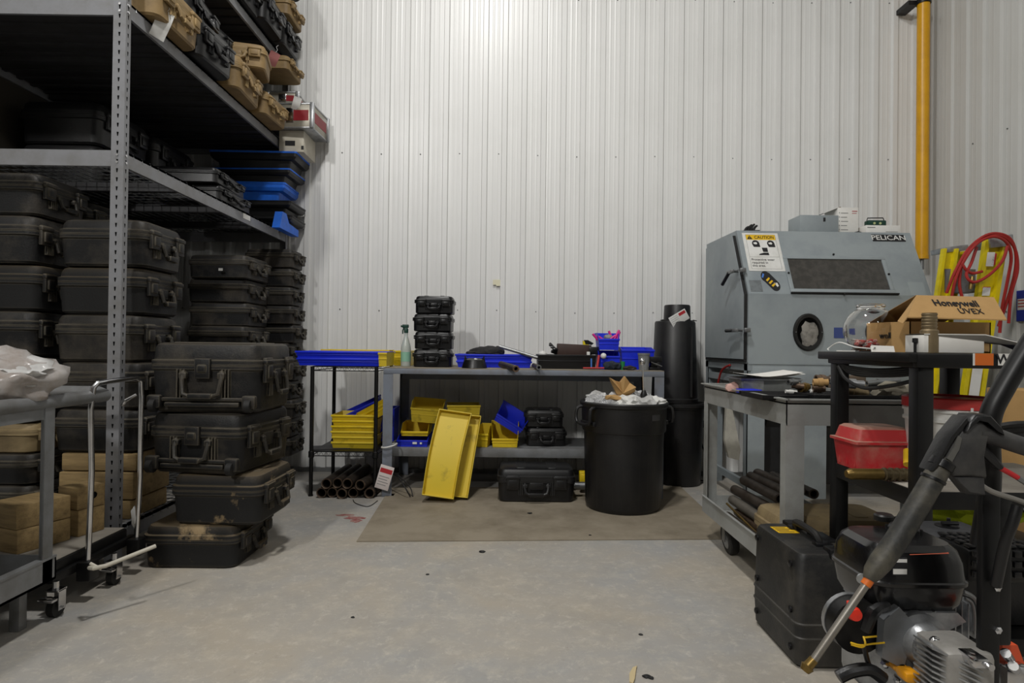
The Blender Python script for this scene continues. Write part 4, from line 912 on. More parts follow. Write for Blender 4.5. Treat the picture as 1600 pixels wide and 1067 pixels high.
# crumpled brown paper bag
pg = P(972, 614, 4.18); m = M(); mm = [(953, 590), (962, 595), (970, 597), (977, 588), (984, 598), (994, 605), (992, 612), (983, 618), (975, 625), (964, 616), (957, 600)]
vs_ = [P(a, b, 4.18 + .03 * math.sin(i * 2.1)) - pg for i, (a, b) in enumerate(mm)]; vc = [Vector((0, -.04, .0)), Vector((.02, -.05, .03)), Vector((-.03, -.03, .03))]
n = len(vs_); m.add([tuple(v) for v in vs_] + [tuple(vc[0])] + [tuple(v + Vector((0, .05, 0))) for v in vs_] + [(0, .1, 0)], [(i, (i + 1) % n, n) for i in range(n)] + [((i + 1) % n + n + 1, i + n + 1, 2 * n + 1) for i in range(n)] + [(i, i + n + 1, (i + 1) % n + n + 1, (i + 1) % n) for i in range(n)])
o = tag(m.build('paper_bag', m_card, ang=8), 'crumpled brown paper bag on top of the trash', 'bag'); o.location = tuple(pg)
# chrome ladle-like tool sticking out
lt = thing('hook_tool', 'slim chrome rod with rounded head standing in the trash can', 'tool', P(1006, 612, 4.12))
a = P(1006, 612, 4.12)
m = M(); m.tube([(0, 0, -.02), tuple(P(1005, 590, 4.12) - a), tuple(P(1004, 568, 4.12) - a)], .0055, 8); m.build('rod', m_chrome, lt)
m = M(); m.blob(tuple(P(1004, 565, 4.12) - a), (.018, .016, .024), 2, .1); m.build('head', m_chrome, lt)
m = M(); m.lathe([(.02, -.06), (.024, -.02), (.012, .01)], n=12); m.build('collar', m_blackc, lt)

# ================================================================== STACKED BINS BY THE WALL
yC = 5.02
x1_ = X(1062, yC, 700); o = thing('waste_bin', 'tall black plastic bin standing behind the full trash can', 'bin', (x1_, yC, 0))
hb = Z(628, yC, 1060)
m = M(); m.lathe([(0, 0), (.155, 0), (.165, .015), (.185, hb - .05), (.20, hb - .045), (.205, hb), (.19, hb + .001), (.165, hb - .06), (.15, .02), (0, .02)], n=40, cap0=False, cap1=False); m.build('bin_body', m_black, o)
m = M(); m.lathe([(.200, hb - .03), (.215, hb - .028), (.216, hb - .008), (.200, hb - .006)], n=40, loop=True); m.build('bin_rim', m_black, o)
x2_ = X(1054, yC, 560); hu = Z(503, yC, 1054) - hb
o = thing('waste_bin', 'upside-down tall black bin stacked on the black one by the wall', 'bin', (x2_, yC, hb + .004))
m = M(); m.lathe([(.190, 0), (.192, .03), (.184, .035), (.162, hu - .012), (.155, hu), (0, hu), (0, hu - .01), (.15, hu - .02), (.18, 0)], n=40, cap0=False, cap1=False); m.build('bin_body', m_black, o)
m = M(); m.box(.06, .075, -.19, -.17, .05, hu - .05, T=Matrix.Rotation(.1, 4, 'Z')); m.build('moulding_line', m_black, o)
x3_ = X(1057, yC, 490); o = thing('small_bucket', 'small upside-down black bucket on top of the stacked bins', 'bucket', (x3_ + .005, yC, hb + hu + .006))
h3 = Z(478, yC, 1057) - (hb + hu)
m = M(); m.lathe([(.125, 0), (.125, .006), (.108, .008), (.104, h3 - .01), (.098, h3), (0, h3)], n=32, cap0=False, cap1=False); m.build('bucket_body', m_black, o)
m = M(); m.tube([(-.12, -.03, .01), (-.15, -.05, .004), (.15, -.04, .004), (.12, -.03, .01)], .003, 6); m.build('bail', m_blackm, o)
tg = thing('hang_tag', 'white tag with red heading on the small black bucket', 'tag', P(1061, 497, 4.86)); tg.rotation_euler = (.15, -.55, 0)
m = M(); m.bbox(-.075, .075, -.001, .001, -.045, .045, .0008); m.build('card', m_whitep, tg)
m = M(); m.box(.01, .068, -.0018, -.0012, .012, .036); m.build('heading_band', m_redink, tg)
m = M()
for k in range(4): m.box(-.065, .0, -.0018, -.0012, .03 - k * .016, .032 - k * .016)
m.build('printed_lines', m_grey, tg)
# cord behind
m = M(); m.tube([(X(1096, 5.2, 700), 5.25, .55), (X(1092, 5.2), 5.24, .45), (X(1100, 5.2), 5.2, .25), (X(1108, 5.2), 5.15, .08), (X(1112, 5.1), 5.1, .01), (X(1085, 4.9), 4.95, .006), (X(1100, 5), 5.1, .006), (X(1112, 5.1), 5.0, .006)], .006, 8, smooth=6)
m.bbox(X(1096, 5.2) - .035, X(1096, 5.2) + .035, 5.2, 5.28, .43, .49, .01)
tag(m.build('power_cord', m_rubber), 'black power cord hanging behind the bins and curling on floor', 'cord')
# yellow fitting and pipe behind the floor case
m = M(); m.bbox(-.03, .03, -.03, .03, 0, .10, .006); m.bbox(-.02, .02, -.035, -.02, .02, .08, .004); o = tag(m.build('yellow_block', m_yel), 'small dirty yellow block beside the trash can under the bench', 'block'); p = P(911, 760, 4.62); o.location = (p.x, 4.62, .07)
m = M(); m.tube([P(896, 759, 4.5), P(924, 759, 4.5)], .03, 14); m.tube([P(896, 759, 4.5), P(899, 759, 4.5)], .034, 14); tag(m.build('short_steel_tube', m_metal), 'short steel tube on the floor between case and trash can', 'tube')

# ================================================================== BLAST CABINET
ax, bx_ = 1.67, 2.955; y0, y1, yb2 = 4.28, 4.52, 5.2; z0, z1, z2 = 1.0, 1.49, 1.975
cb_ = thing('blast_cabinet', 'large grey sandblasting cabinet with sloping window and glove ports', 'cabinet', (ax, y0, 0))
zfb = Z(600, y0, 1230)
m = M(); m.prism([(yb2, z0), (y0, z0), (y0, z1), (y1, z2), (yb2, z2 + .01)], ax, bx_, 'x'); Rm(m, 'cabinet_body', m_cab, cb_, 20)
m = M(); m.bbox(ax + .02, bx_ - .02, y0 + .002, y0 + .03, .86, z0 - .003, .002); m.box(ax, bx_, y0 - .004, y0 + .01, z0 - .004, z0 + .008); Rm(m, 'lower_apron', m_cab, cb_)
m = M(); m.prism([(yb2 - .02, .86), (y0 + .03, .86), (y0 + .38, .42), (yb2 - .35, .42)], ax + .25, bx_ - .25, 'x'); Rm(m, 'hopper', m_rackd, cb_)
for x in (ax, bx_ - .125):
    for y in (y0 + .01, yb2 - .07):
        m = M(); m.box(x, x + .125, y, y + .006, 0, z0); m.box(x, x + .006, y, y + .06, 0, z0); m.box(x - .01, x + .1, y - .01, y + .07, 0, .008); Rm(m, 'leg', m_cab, cb_)
for zz in (.86, .12):
    for x in (ax + .002, bx_ - .03): m = M(); m.box(x, x + .028, y0 + .02, yb2 - .02, zz, zz + .05); Rm(m, 'side_rail', m_cab, cb_)
m = M(); m.box(ax, ax + .03, y0, yb2, z0 - .05, z0 - .002); Rm(m, 'side_rail', m_cab, cb_)
m = M(); m.box(ax + .09, bx_ - .09, y0 + .3, y0 + .31, .1, .86); Rm(m, 'dark_panel', m_rackd, cb_)
m = M(); m.box(ax + .40, ax + .58, y0 + .05, y0 + .06, .05, .86); Rm(m, 'front_panel', m_cab, cb_)
# side door on the left face
dz0, dz1 = z0 + .03, z2 - .035
m = M(); m.prism([(yb2 - .05, dz0), (y0 + .035, dz0), (y0 + .035, z1 - .01), (y1 + .03, dz1), (yb2 - .05, dz1)], ax - .022, ax - .003, 'x'); dr = Rm(m, 'side_door', m_cab, cb_, 20)
m = M(); m.prism([(y0 + .036, dz0), (y0 + .018, dz0), (y0 + .018, z1 - .005), (y1 + .018, dz1), (y1 + .034, dz1), (y0 + .036, z1 - .008)], ax - .018, ax - .001, 'x'); m.build('door_gasket', m_rubber, dr, 20)
m = M(); m.box(ax - .018, ax - .001, y0 + .02, yb2 - .05, dz0 - .02, dz0 - .001); m.build('door_gasket', m_rubber, dr, 20)
for (px, py, yy, up_) in ((1148, 424, 4.42, -1), (1160, 516, 4.33, 0)):
    p = P(px, py, yy); x = ax - .02; z = p.z
    m = M(); m.tube([(x, yy, z), (x - .05, yy, z)], .010, 10); m.bbox(x - .055, x - .035, yy - .02, yy + .10, z - .012, z + .012, .004); m.bbox(ax - .04, ax - .0, yy - .10, yy - .07, z - .015, z + .015, .005); m.tube([(x - .03, yy - .08, z), (x - .03, yy + .02, z)], .005, 8)
    m.build('door_latch', m_metal, dr)
    m = M(); m.tube([(x - .045, yy + .06, z), (x - .06, yy + .16, z - (.08 if up_ else 0))], .013, 10); m.build('latch_grip', m_blackc, dr)
# sloping face helpers
n_s = Vector((0, -(z2 - z1), (y1 - y0))).normalized(); u_s = Vector((0, y1 - y0, z2 - z1)).normalized(); o_s = Vector((ax, y0, z1))
def SL(px, py):
    p = on_plane(px, py, o_s, n_s) - o_s; return p.x, p.dot(u_s)
Ts = frame(o_s, (1, 0, 0), u_s, n_s)
def slab(m, x0, x1, v0, v1, d0, d1, r=.0): (m.bbox(x0, x1, v0, v1, d0, d1, r, T=Ts) if r else m.box(x0, x1, v0, v1, d0, d1, T=Ts))
wx0, wv0 = SL(1240, 452); wx1, wv1 = SL(1375, 407); wx1 = SL(1390, 452)[0]; wx0b = wx0
m = M(); f = .028
slab(m, wx0 - f, wx1 + f, wv0 - f, wv0, 0, .012, .002); slab(m, wx0 - f, wx1 + f, wv1, wv1 + f, 0, .012, .002); slab(m, wx0 - f, wx0, wv0, wv1, 0, .012, .002); slab(m, wx1, wx1 + f, wv0, wv1, 0, .012, .002); wfr = Rm(m, 'window_frame', m_cab, cb_)
m = M(); slab(m, wx0 - .001, wx1 + .001, wv0 - .001, wv1 + .001, .001, .004); m.build('window_glass', m_window, wfr)
m = M(); slab(m, wx0 - f, wx1 + f + .02, wv0 - f - .012, wv0 - f - .002, 0, .020, .002); m.build('window_ledge', m_rubber, wfr)
m = M()
for (x, v) in ((.5 * (wx0 + wx1), wv1 + f * 1.3), (.5 * (wx0 + wx1), wv0 - f * 1.6), (wx0 - f * .6, (wv0 + wv1) / 2), (wx1 + f * .6, (wv0 + wv1) / 2)): slab(m, x - .006, x + .006, v - .006, v + .006, .01, .022, .002)
stuff(m.build('frame_screws', m_blackm, wfr))
# sign
sx0, sv1 = SL(1151, 364); sx1, sv0 = SL(1223, 424); sx0 = SL(1166, 424)[0] - .004; sx0 = .035; sx1 = sx0 + .262
sg = thing('caution_sign', 'white and yellow caution sign on the sloping cabinet front', 'sign', o_s)
def Sg(m, nme, mt):
    o = m.build(nme, mt, sg); o.matrix_parent_inverse = Matrix.Translation(-o_s); return o
m = M(); slab(m, sx0, sx1, sv0, sv1, .0005, .0025); Sg(m, 'sign_plate', m_whitep)
b = .022; w_ = sx1 - sx0; h_ = sv1 - sv0
m = M(); slab(m, sx0 + b, sx1 - b, sv1 - .185 * h_, sv1 - .05 * h_, .0025, .003); Sg(m, 'yellow_band', m_sigyel)
m = M()
for (a_, b_, c_, d_) in ((sx0 + b, sx1 - b, sv1 - .05 * h_, sv1 - .05 * h_ + .002), (sx0 + b, sx1 - b, sv0 + .05 * h_, sv0 + .05 * h_ + .002), (sx0 + b, sx0 + b + .002, sv0 + .05 * h_, sv1 - .05 * h_), (sx1 - b - .002, sx1 - b, sv0 + .05 * h_, sv1 - .05 * h_), (sx0 + b, sx1 - b, sv1 - .64 * h_, sv1 - .64 * h_ + .002)): slab(m, a_, b_, c_, d_, .0025, .0031)
Sg(m, 'border_line', m_grey)
def onsl(x, v, d=.0032): return Ts @ Matrix.Translation((x, v, d))
def stext(s, x, v, size, mt, par=sg, d=.0032, **k):
    o = text('lettering', s, size, mt, par, Matrix.Translation(-par.location) @ onsl(x, v, d), **k); return o
stext('CAUTION', sx0 + .156, sv1 - .12 * h_, .112 * h_, m_ink, sx=.86, bold=.0005)
m = M(); m.add([tuple(Ts @ Vector(p)) for p in [(sx0 + .030, sv1 - .17 * h_, .0032), (sx0 + .070, sv1 - .17 * h_, .0032), (sx0 + .050, sv1 - .065 * h_, .0032)]], [(0, 1, 2)]); Sg(m, 'warning_triangle', m_ink)
stext('!', sx0 + .050, sv1 - .13 * h_, .028, m_sigyel, d=.0036)
for k, fx in enumerate((.33, .75)):
    cx_, cv = sx0 + w_ * fx, sv1 - .285 * h_
    pts = [(cx_ + .027 * math.cos(a), cv + .03 * math.sin(a)) for a in [PI * 1.15 - i * PI * 1.15 / 10 for i in range(11)]] + [(cx_ + .029, cv - .03), (cx_ - .018, cv - .03)]
    m = M(); m.prism(pts, .0026, .0031, 'z', Ts); Sg(m, 'pictogram_head', m_ink)
    m = M(); m.prism([(cx_ - .018, cv + .008), (cx_ + .004, cv + .014), (cx_ + .012, cv + .002), (cx_ + .004, cv - .008), (cx_ - .014, cv - .004)], .0031, .0034, 'z', Ts); Sg(m, 'pictogram_goggles', m_whitep)
cx_, cv = sx0 + w_ * .55, sv1 - .50 * h_
m = M(); m.prism([(cx_ - .02, cv + .035), (cx_ + .02, cv + .035), (cx_ + .02, cv - .002), (cx_ - .015, cv - .002)], .0026, .0031, 'z', Ts); m.prism([(cx_ - .01, cv - .008), (cx_ + .022, cv - .008), (cx_ + .024, cv - .03), (cx_ - .05, cv - .03), (cx_ - .045, cv - .02)], .0026, .0031, 'z', Ts); Sg(m, 'pictogram_boot', m_ink)
for i, s in enumerate(('Protective wear', 'required in', 'this area.')): stext(s, sx0 + .032, sv1 - (.71 + i * .078) * h_, .082 * h_, m_ink, ax='LEFT', sx=.95)
# name plate
nx0, nv0 = SL(1364, 377); nx1 = SL(1415, 377)[0]; nv1 = SL(1390, 367)[1]
np_ = thing('name_plate', 'black plate reading PELICAN at the top right of the cabinet', 'plate', o_s)
m = M(); slab(m, nx0, nx1, nv0, nv1, .0005, .003); o = m.build('plate', m_ink, np_); o.matrix_parent_inverse = Matrix.Translation(-o_s)
stext('PELICAN', (nx0 + nx1) / 2, (nv0 + nv1) / 2, (nv1 - nv0) * .98, m_whitep, np_, sx=1.12, bold=.0004)
# oval sticker
ex, ev = SL(1204, 440)
st = thing('round_sticker', 'worn black oval sticker with yellow and blue print below caution sign', 'sticker', o_s)
def St(m, nme, mt): o = m.build(nme, mt, st); o.matrix_parent_inverse = Matrix.Translation(-o_s); return o
m = M(); m.prism([(ex - .028 + .034 * math.cos(a), ev + .042 + .046 * math.sin(a)) for a in [i * PI / 8 for i in range(16)]], .0005, .0012, 'z', Ts); m.prism([(ex + .028 + .034 * math.cos(a), ev - .034 + .044 * math.sin(a)) for a in [i * PI / 8 for i in range(16)]], .0005, .0014, 'z', Ts); m.prism([(ex - .055, ev + .02), (ex + .0, ev + .075), (ex + .058, ev - .01), (ex + .0, ev - .06)], .0005, .0013, 'z', Ts); St(m, 'disc', m_ink)
m = M()
for k in range(3): m.prism([(ex - .032 + k * .016, ev + .012 - k * .022), (ex - .008 + k * .018, ev + .035 - k * .022), (ex + .0 + k * .018, ev + .026 - k * .022), (ex - .022 + k * .016, ev + .0 - k * .022)], .0014, .0018, 'z', Ts)
St(m, 'yellow_print', m_sigyel)
m = M(); m.prism([(ex - .058, ev + .035), (ex - .045, ev + .07), (ex - .035, ev + .06), (ex - .048, ev + .03)], .0014, .0018, 'z', Ts); St(m, 'blue_print', m_skyb)
m = M(); m.prism([(ex + .02, ev - .01), (ex + .045, ev - .01), (ex + .052, ev - .035), (ex + .04, ev - .045), (ex + .03, ev - .025)], .0014, .0018, 'z', Ts); St(m, 'white_print', m_whitep)
a_, v_ = SL(1180, 456); m = M(); slab(m, .02, .105, .015, .11, .0003, .001); Rm(m, 'glue_patch', m_cabd, cb_)
m = M(); a_ = SL(1432, 452); slab(m, a_[0] - .05, a_[0] + .06, a_[1] - .05, a_[1] + .06, .0003, .0008); Rm(m, 'faded_patch', mat('faded_patch', '#98a0a3', .5), cb_)
# glove ports
for (px, py) in ((1262, 519), (1372, 521)):
    p = P(px, py, y0); T = Matrix.Translation((p.x, y0, p.z)) @ Matrix.Rotation(PI / 2, 4, 'X')
    m = M(); n = 28; ring = []
    prof = [(.078, .0), (.082, .018), (.098, .02), (.104, .010), (.104, .0)]
    m.rings([[(r * math.cos(2 * PI * j / n), (r * 1.26) * math.sin(2 * PI * j / n), z) for j in range(n)] for r, z in prof], True, True, T, loop=True); prg = Rm(m, 'port_ring', m_rubber, cb_)
    m = M(); m.add([(.078 * math.cos(2 * PI * j / n), .098 * math.sin(2 * PI * j / n), .0012) for j in range(n)], [tuple(range(n))], T); m.build('port_opening', m_dark, prg)
    m = M(); m.blob((p.x + .012, y0 + .0, p.z - .012), (.058, .012, .085), 3 if px < 1300 else 8, .45, 1.5, 3); Rm(m, 'glove_sleeve', mat('pale_glove', '#8f8b84', .7, 0, '#2a2825', .9, 18), cb_)
    m = M()
    for s_ in (-1, 1): m.tube([(p.x + s_ * .091, y0 - .023, p.z), (p.x + s_ * .091, y0 - .018, p.z)], .004, 8)
    stuff(m.build('ring_screws', m_metal, prg))
p = P(1314, 520, y0); m = M(); m.box(p.x - .05, p.x + .05, y0 - .002, y0 - .0005, p.z - .037, p.z + .037); o = tag(m.build('blue_label', m_navy), 'blue label on the cabinet between the glove ports', 'label')
# stuff in the stand: hose, cloth
m = M(); m.tube([(ax - .01, 4.6, .98), (ax - .02, 4.75, .93), (ax - .02, 4.85, .78), (ax + .0, 4.9, .70)], .008, 8, smooth=4); tag(m.build('air_line', m_hose), 'thin red air line looping below the cabinet side', 'hose')
m = M(); m.prism([(0, .35), (.035, .36), (.10, .05), (.09, -.02), (.02, .0), (-.01, .12)], -.015, .015); o = tag(m.build('hanging_sleeve', mat('pale_canvas', '#a9a69c', .9, 0, '#7e7b72', .6, 12, bump=.4, bscale=30)), 'pale canvas sleeve hanging under the cabinet', 'sleeve'); o.location = tuple(P(1133, 714, 3.9)); o.location.z = P(1133, 714, 3.9).z
o.location = (P(1133, 714, 4.2).x, 4.2, P(1133, 714, 4.2).z)
# on top of the cabinet
zc = z2 + .008
def onTop(px, yy): return (X(px, yy, 360), yy, zc)
eb = thing('junction_box', 'grey steel junction box on top of the cabinet', 'box', onTop(1270, 4.68))
m = M(); m.bbox(-.145, .145, -.1, .1, 0, .128, .004); m.build('box_shell', m_cab, eb)
m = M(); m.bbox(.028, .044, -.104, -.099, .08, .11, .002); m.build('slot', m_ink, eb)
wc = thing('white_carton', 'tall white printed carton with open brown flap on cabinet', 'box', onTop(1310, 4.80))
m = M(); m.bbox(-.06, .10, -.10, .10, 0, .215, .002); m.build('carton_body', m_white, wc)
m = M(); m.prism([(-.06, .215), (.10, .215), (.06, .265), (.02, .245)], .085, .09); m.build('open_flap', m_cardd, wc)
m = M(); m.add([(-.06, -.10, .215), (-.06, .10, .215), (-.16, .08, .175), (-.16, -.08, .175), (-.06, -.10, .212), (-.06, .10, .212), (-.16, .08, .172), (-.16, -.08, .172)], [(0, 1, 2, 3), (7, 6, 5, 4), (0, 3, 7, 4), (1, 5, 6, 2)]); m.build('side_flap', m_white, wc)
m = M()
for k in range(5): m.box(-.035, .02 - .008 * (k % 2), -.1015, -.1, .17 - k * .032, .175 - k * .032); m.box(-.05, -.044, -.1015, -.1, .17 - k * .032, .178 - k * .032)
m.build('printed_lines', m_grey, wc)
m = M(); m.box(.05, .09, -.1015, -.1, .185, .19); m.box(.05, .085, -.1015, -.1, .17, .173); m.build('red_print', m_redink, wc)
wc2 = thing('white_carton', 'low white carton lying on the cabinet at right', 'box', onTop(1370, 4.72))
m = M(); m.bbox(-.13, .13, -.08, .08, 0, .07, .002); m.build('carton_body', m_white, wc2)
m = M(); m.box(-.12, -.06, -.0815, -.08, .05, .056); m.box(.02, .11, -.0815, -.08, .02, .023); m.build('printed_lines', m_grey, wc2)
go = thing('dark_goggles', 'dark tool with two pale lenses on the low white carton', 'tool', (onTop(1366, 4.72)[0] - .005, 4.70, zc + .071))
m = M(); m.bbox(-.07, .07, -.03, .03, 0, .045, .008); m.build('tool_body', m_greend, go)
m = M(); m.tube([(-.065, 0, .04), (-.06, 0, .065), (.06, 0, .068), (.07, 0, .04)], .004, 8); m.build('wire_bail', m_blackm, go)
for s_ in (-.025, .02): m = M(); m.tube([(s_, -.034, .02), (s_, -.028, .02)], .009, 12); m.build('lens', mat('pale_lens', '#b7c08a', .4), go)
gv = thing('black_glove', 'crumpled black glove on the left end of the cabinet', 'glove', onTop(1172, 4.70))
m = M(); m.blob((0, 0, .015), (.08, .05, .016), 3, .4, 2, 3, zmin=0); m.blob((.10, .02, .006), (.1, .05, .007), 6, .3, 2, 2, zmin=0); m.build('palm', m_cloth, gv)
for k, (x, l) in enumerate([(-.045, .04), (-.02, .055), (.0, .06), (.02, .05)]):
    m = M(); m.tube([(x, 0, .015), (x + .012, -.01, .015 + l * .7), (x + .03, -.012, .015 + l)], [.011, .010, .007], 8, smooth=3); m.build('finger', m_cloth, gv)
m = M(); m.blob((0, 0, .012), (.03, .02, .014), 4, .3, 2, 2, zmin=0); o = tag(m.build('dark_lump', m_rubber), 'small dark lump between the two white cartons', 'scrap'); o.location = onTop(1341, 4.66)

# ================================================================== YELLOW GAS PIPE
gx = X(1441, 5.15, 300)
gp = thing('gas_pipe', 'vertical yellow gas pipe in the corner of the walls', 'pipe', (gx, 5.15, 0))
zg = Z(404, 5.15, 1441)
m = M(); m.tube([(gx, 5.15, zg), (gx, 5.15, TOPZ - .02)], .048, 20); Rm(m, 'pipe_run', m_pipe_y, gp)
m = M(); m.lathe([(.051, 0), (.051, .03), (.046, .035)], (gx, 5.15, zg - .005), 18); Rm(m, 'end_collar', m_pipe_y, gp)
m = M(); m.tube([(gx, 5.15, zg - .09), (gx, 5.15, zg)], .018, 12); Rm(m, 'drain_stub', m_metal, gp)
m = M(); zz = Z(5, 5.15, 1440); m.lathe([(.050, 0), (.056, 0), (.056, .04), (.050, .04)], (gx, 5.15, zz - .01), 20, loop=True); m.box(gx - .12, gx - .04, 5.16, WY, zz - .01, zz + .03); Rm(m, 'pipe_clamp', m_blackm, gp)

# ================================================================== LADDER + HOSE
lyr = 4.10
ld = thing('step_ladder', 'yellow fibreglass ladder leaning in the right corner', 'ladder', (2.9, lyr, 0))
def rail(pt, w, y, label=None, zb=0.0, m_=m_ladder):
    (xa, ya), (xb2, yb3) = pt; a, b = P(xa, ya, y), P(xb2, yb3, y); t = (b - a); k = (zb - a.z) / t.z; b = a + t * k
    m = M(); m.bar(a, b, .034, w); return m, a, b
for (pt, w, yy) in ((((1558, 374), (1521, 622)), .148, lyr), (((1487, 388), (1476, 461)), .10, lyr + .02), (((1503, 392), (1492, 461)), .04, lyr + .14)):
    # channel rails: web plus flanges
    a, b = P(*pt[0], yy), P(*pt[1], yy); t = (b - a); b = a + t * ((0 - a.z) / t.z); s_ = Vector((w / 2, 0, 0))
    m = M(); n_ = Vector((0, .018, 0))
    def pr(c0, c1, hw, y0_, y1_): m.add([tuple(c0 + Vector((-hw, y0_, 0))), tuple(c0 + Vector((hw, y0_, 0))), tuple(c0 + Vector((hw, y1_, 0))), tuple(c0 + Vector((-hw, y1_, 0))), tuple(c1 + Vector((-hw, y0_, 0))), tuple(c1 + Vector((hw, y0_, 0))), tuple(c1 + Vector((hw, y1_, 0))), tuple(c1 + Vector((-hw, y1_, 0)))], [(0, 1, 2, 3), (7, 6, 5, 4), (0, 4, 5, 1), (1, 5, 6, 2), (2, 6, 7, 3), (3, 7, 4, 0)])
    pr(a, b, w / 2, .03, .034); pr(a - s_ * .8, b - s_ * .8, w * .1, 0, .03); pr(a + s_ * .8, b + s_ * .8, w * .1, 0, .03)
    Rm(m, 'rail', m_ladder, ld)
A1, A2 = P(1500, 389, lyr), P(1565, 374, lyr)
m = M(); c = P(1563, 377, lyr); m.bbox(-.08, .08, -.015, .12, -.038, .038, .005, T=Matrix.Translation(c) @ Matrix.Rotation(-.12, 4, 'Y')); Rm(m, 'top_cap', m_alu, ld)
m = M(); c = P(1500, 387, lyr); m.bbox(-.09, .09, .04, .16, -.018, .018, .004, T=Matrix.Translation(c) @ Matrix.Rotation(-.15, 4, 'Y')); Rm(m, 'top_step', m_alu, ld)
m_stepg = mat('step_grey', '#77767a', .5, .3, '#5b5a5c', .6, 9)
for k in range(5):
    t = .14 + k * .2; a = P(1500, 389, lyr).lerp(P(1455, 545, lyr), t * 2.2 / 1.25); b = P(1560, 395, lyr).lerp(P(1511, 625, lyr), t * 1.5 / 1.25)
    z_ = Z(419, lyr, 1510) - k * .31; ta = (1.86 - z_)
    m = M(); xa_ = A1.x - .285 * ta + .02; xb3 = A2.x - .19 * ta - .0
    m.bbox(X(1484 - 16 * k, lyr, 430), X(1532 - 12 * k, lyr, 430), lyr + .04, lyr + .12, z_ - (.16 if k == 0 else .03), z_, .003); Rm(m, 'step', m_stepg, ld)
a, b = P(1556, 405, lyr - .003), P(1549, 440, lyr - .003)
def lab_on(pa, pb, w, mt, nme):
    a, b = P(*pa, lyr - .004), P(*pb, lyr - .004); m = M(); m.add([tuple(a + Vector((-w, 0, 0))), tuple(a + Vector((w, 0, 0))), tuple(b + Vector((w, 0, 0))), tuple(b + Vector((-w, 0, 0)))], [(0, 1, 2, 3)]); Rm(m, nme, mt, ld)
lab_on((1549, 394), (1546, 416), .026, m_whitep, 'rail_label'); lab_on((1555, 396), (1552, 414), .012, m_redink, 'rail_label'); lab_on((1542, 449), (1540, 462), .026, m_whitep, 'rail_label'); lab_on((1542, 448), (1541, 451), .026, m_redink, 'rail_label'); lab_on((1528, 573), (1521, 622), .035, m_whitep, 'rail_label')
# hose: coiled loops hung over the ladder top
hz = thing('air_hose', 'red coiled air hose hung over the top of the ladder', 'hose', P(1545, 420, 4.03))
def loop(ctrl, r=.0095, closed=False):
    m = M(); m.tube([P(a, b, y) for a, b, y in ctrl], r, 8, closed=closed, smooth=6); o = m.build('hose_loop', m_hose, hz); o.matrix_parent_inverse = Matrix.Translation(-hz.location)
loop([(1479, 458, 4.06), (1492, 425, 4.04), (1514, 388, 4.03), (1545, 366, 4.02), (1575, 370, 4.02), (1587, 395, 4.04), (1585, 430, 4.06), (1572, 475, 4.08), (1560, 510, 4.10)])
loop([(1486, 470, 4.05), (1496, 428, 4.03), (1522, 385, 4.01), (1550, 370, 4.01), (1572, 378, 4.01), (1580, 402, 4.03), (1574, 440, 4.05), (1566, 480, 4.08), (1562, 520, 4.10)])
loop([(1505, 470, 4.04), (1499, 440, 4.04), (1508, 400, 4.03), (1535, 375, 4.02), (1562, 368, 4.02), (1584, 385, 4.03), (1590, 420, 4.05), (1580, 460, 4.06), (1576, 505, 4.08)])
loop([(1526, 386, 4.04), (1518, 410, 4.03), (1510, 430, 4.00), (1522, 441, 3.98), (1545, 430, 3.97), (1566, 408, 3.98), (1574, 385, 4.01)])
loop([(1503, 412, 4.02), (1510, 422, 4.01), (1520, 427, 4.01), (1535, 424, 4.00)])
m = M(); m.tube([P(1519, 432, 4.00), P(1518, 440, 4.00), P(1516, 452, 4.00)], [.009, .013, .010], 10); o = m.build('brass_coupler', m_brass, hz); o.matrix_parent_inverse = Matrix.Translation(-hz.location)
# poster on right wall
yy = 4.40; pz = P(1600, 480, yy); 
ps = thing('wall_poster', 'blue and white sign on the right wall at the frame edge', 'sign', (RX - .004, yy, pz.z))
m = M(); m.box(-.002, .0, -.35, .03, -.10, .12); m.build('sign_sheet', mat('sign_blue', '#22309a', .5), ps)
m = M(); m.box(-.003, -.002, -.30, .02, -.02, .06); m.build('white_field', m_white, ps)
m = M()
for k in range(3): m.box(-.0036, -.003, -.30, .015, .0 + k * .022, .008 + k * .022)
m.build('red_stripe', m_redink, ps)
bxr = thing('cardboard_box', 'plain cardboard box on the floor by the right wall', 'box', (X(1598, 3.3, 640) + .16, 3.3, 0))
zt_ = Z(610, 3.2, 1590); m = M(); m.bbox(-.24, .3, -.15, .15, .0, zt_, .004); m.build('carton_body', m_card, bxr); m = M(); m.box(-.24, .3, -.152, -.1505, .45, .455); m.box(-.02, .02, -.1505, .15, zt_ - .001, zt_ + .0015); m.build('tape_strip', m_boxgrey, bxr)

# ================================================================== GREY CART (RIGHT)
gxL, gxR, gy0, gy1, gz = 1.135, 1.68, 2.50, 3.55, .897
gc = thing('tool_cart', 'grey steel tool cart with pipes on its lower tray', 'cart', (gxL, gy0, 0))
m = M(); m.box(gxL, gxR, gy0, gy1, gz - .02, gz - .014)
for (a_, b_, c_, d_) in ((gxL, gxL + .004, gy0, gy1), (gxR - .004, gxR, gy0, gy1), (gxL, gxR, gy0, gy0 + .004), (gxL, gxR, gy1 - .004, gy1)): m.box(a_, b_, c_, d_, gz - .105, gz)
m.box(gxL - .016, gxL + .004, gy0 - .016, gy1 + .016, gz - .002, gz + .004); m.box(gxR - .004, gxR + .016, gy0 - .016, gy1 + .016, gz - .002, gz + .004); m.box(gxL, gxR, gy0 - .016, gy0 + .004, gz - .002, gz + .004); m.box(gxL, gxR, gy1 - .004, gy1 + .016, gz - .002, gz + .004)
Rm(m, 'top_tray', m_cart2, gc)
zl = .255
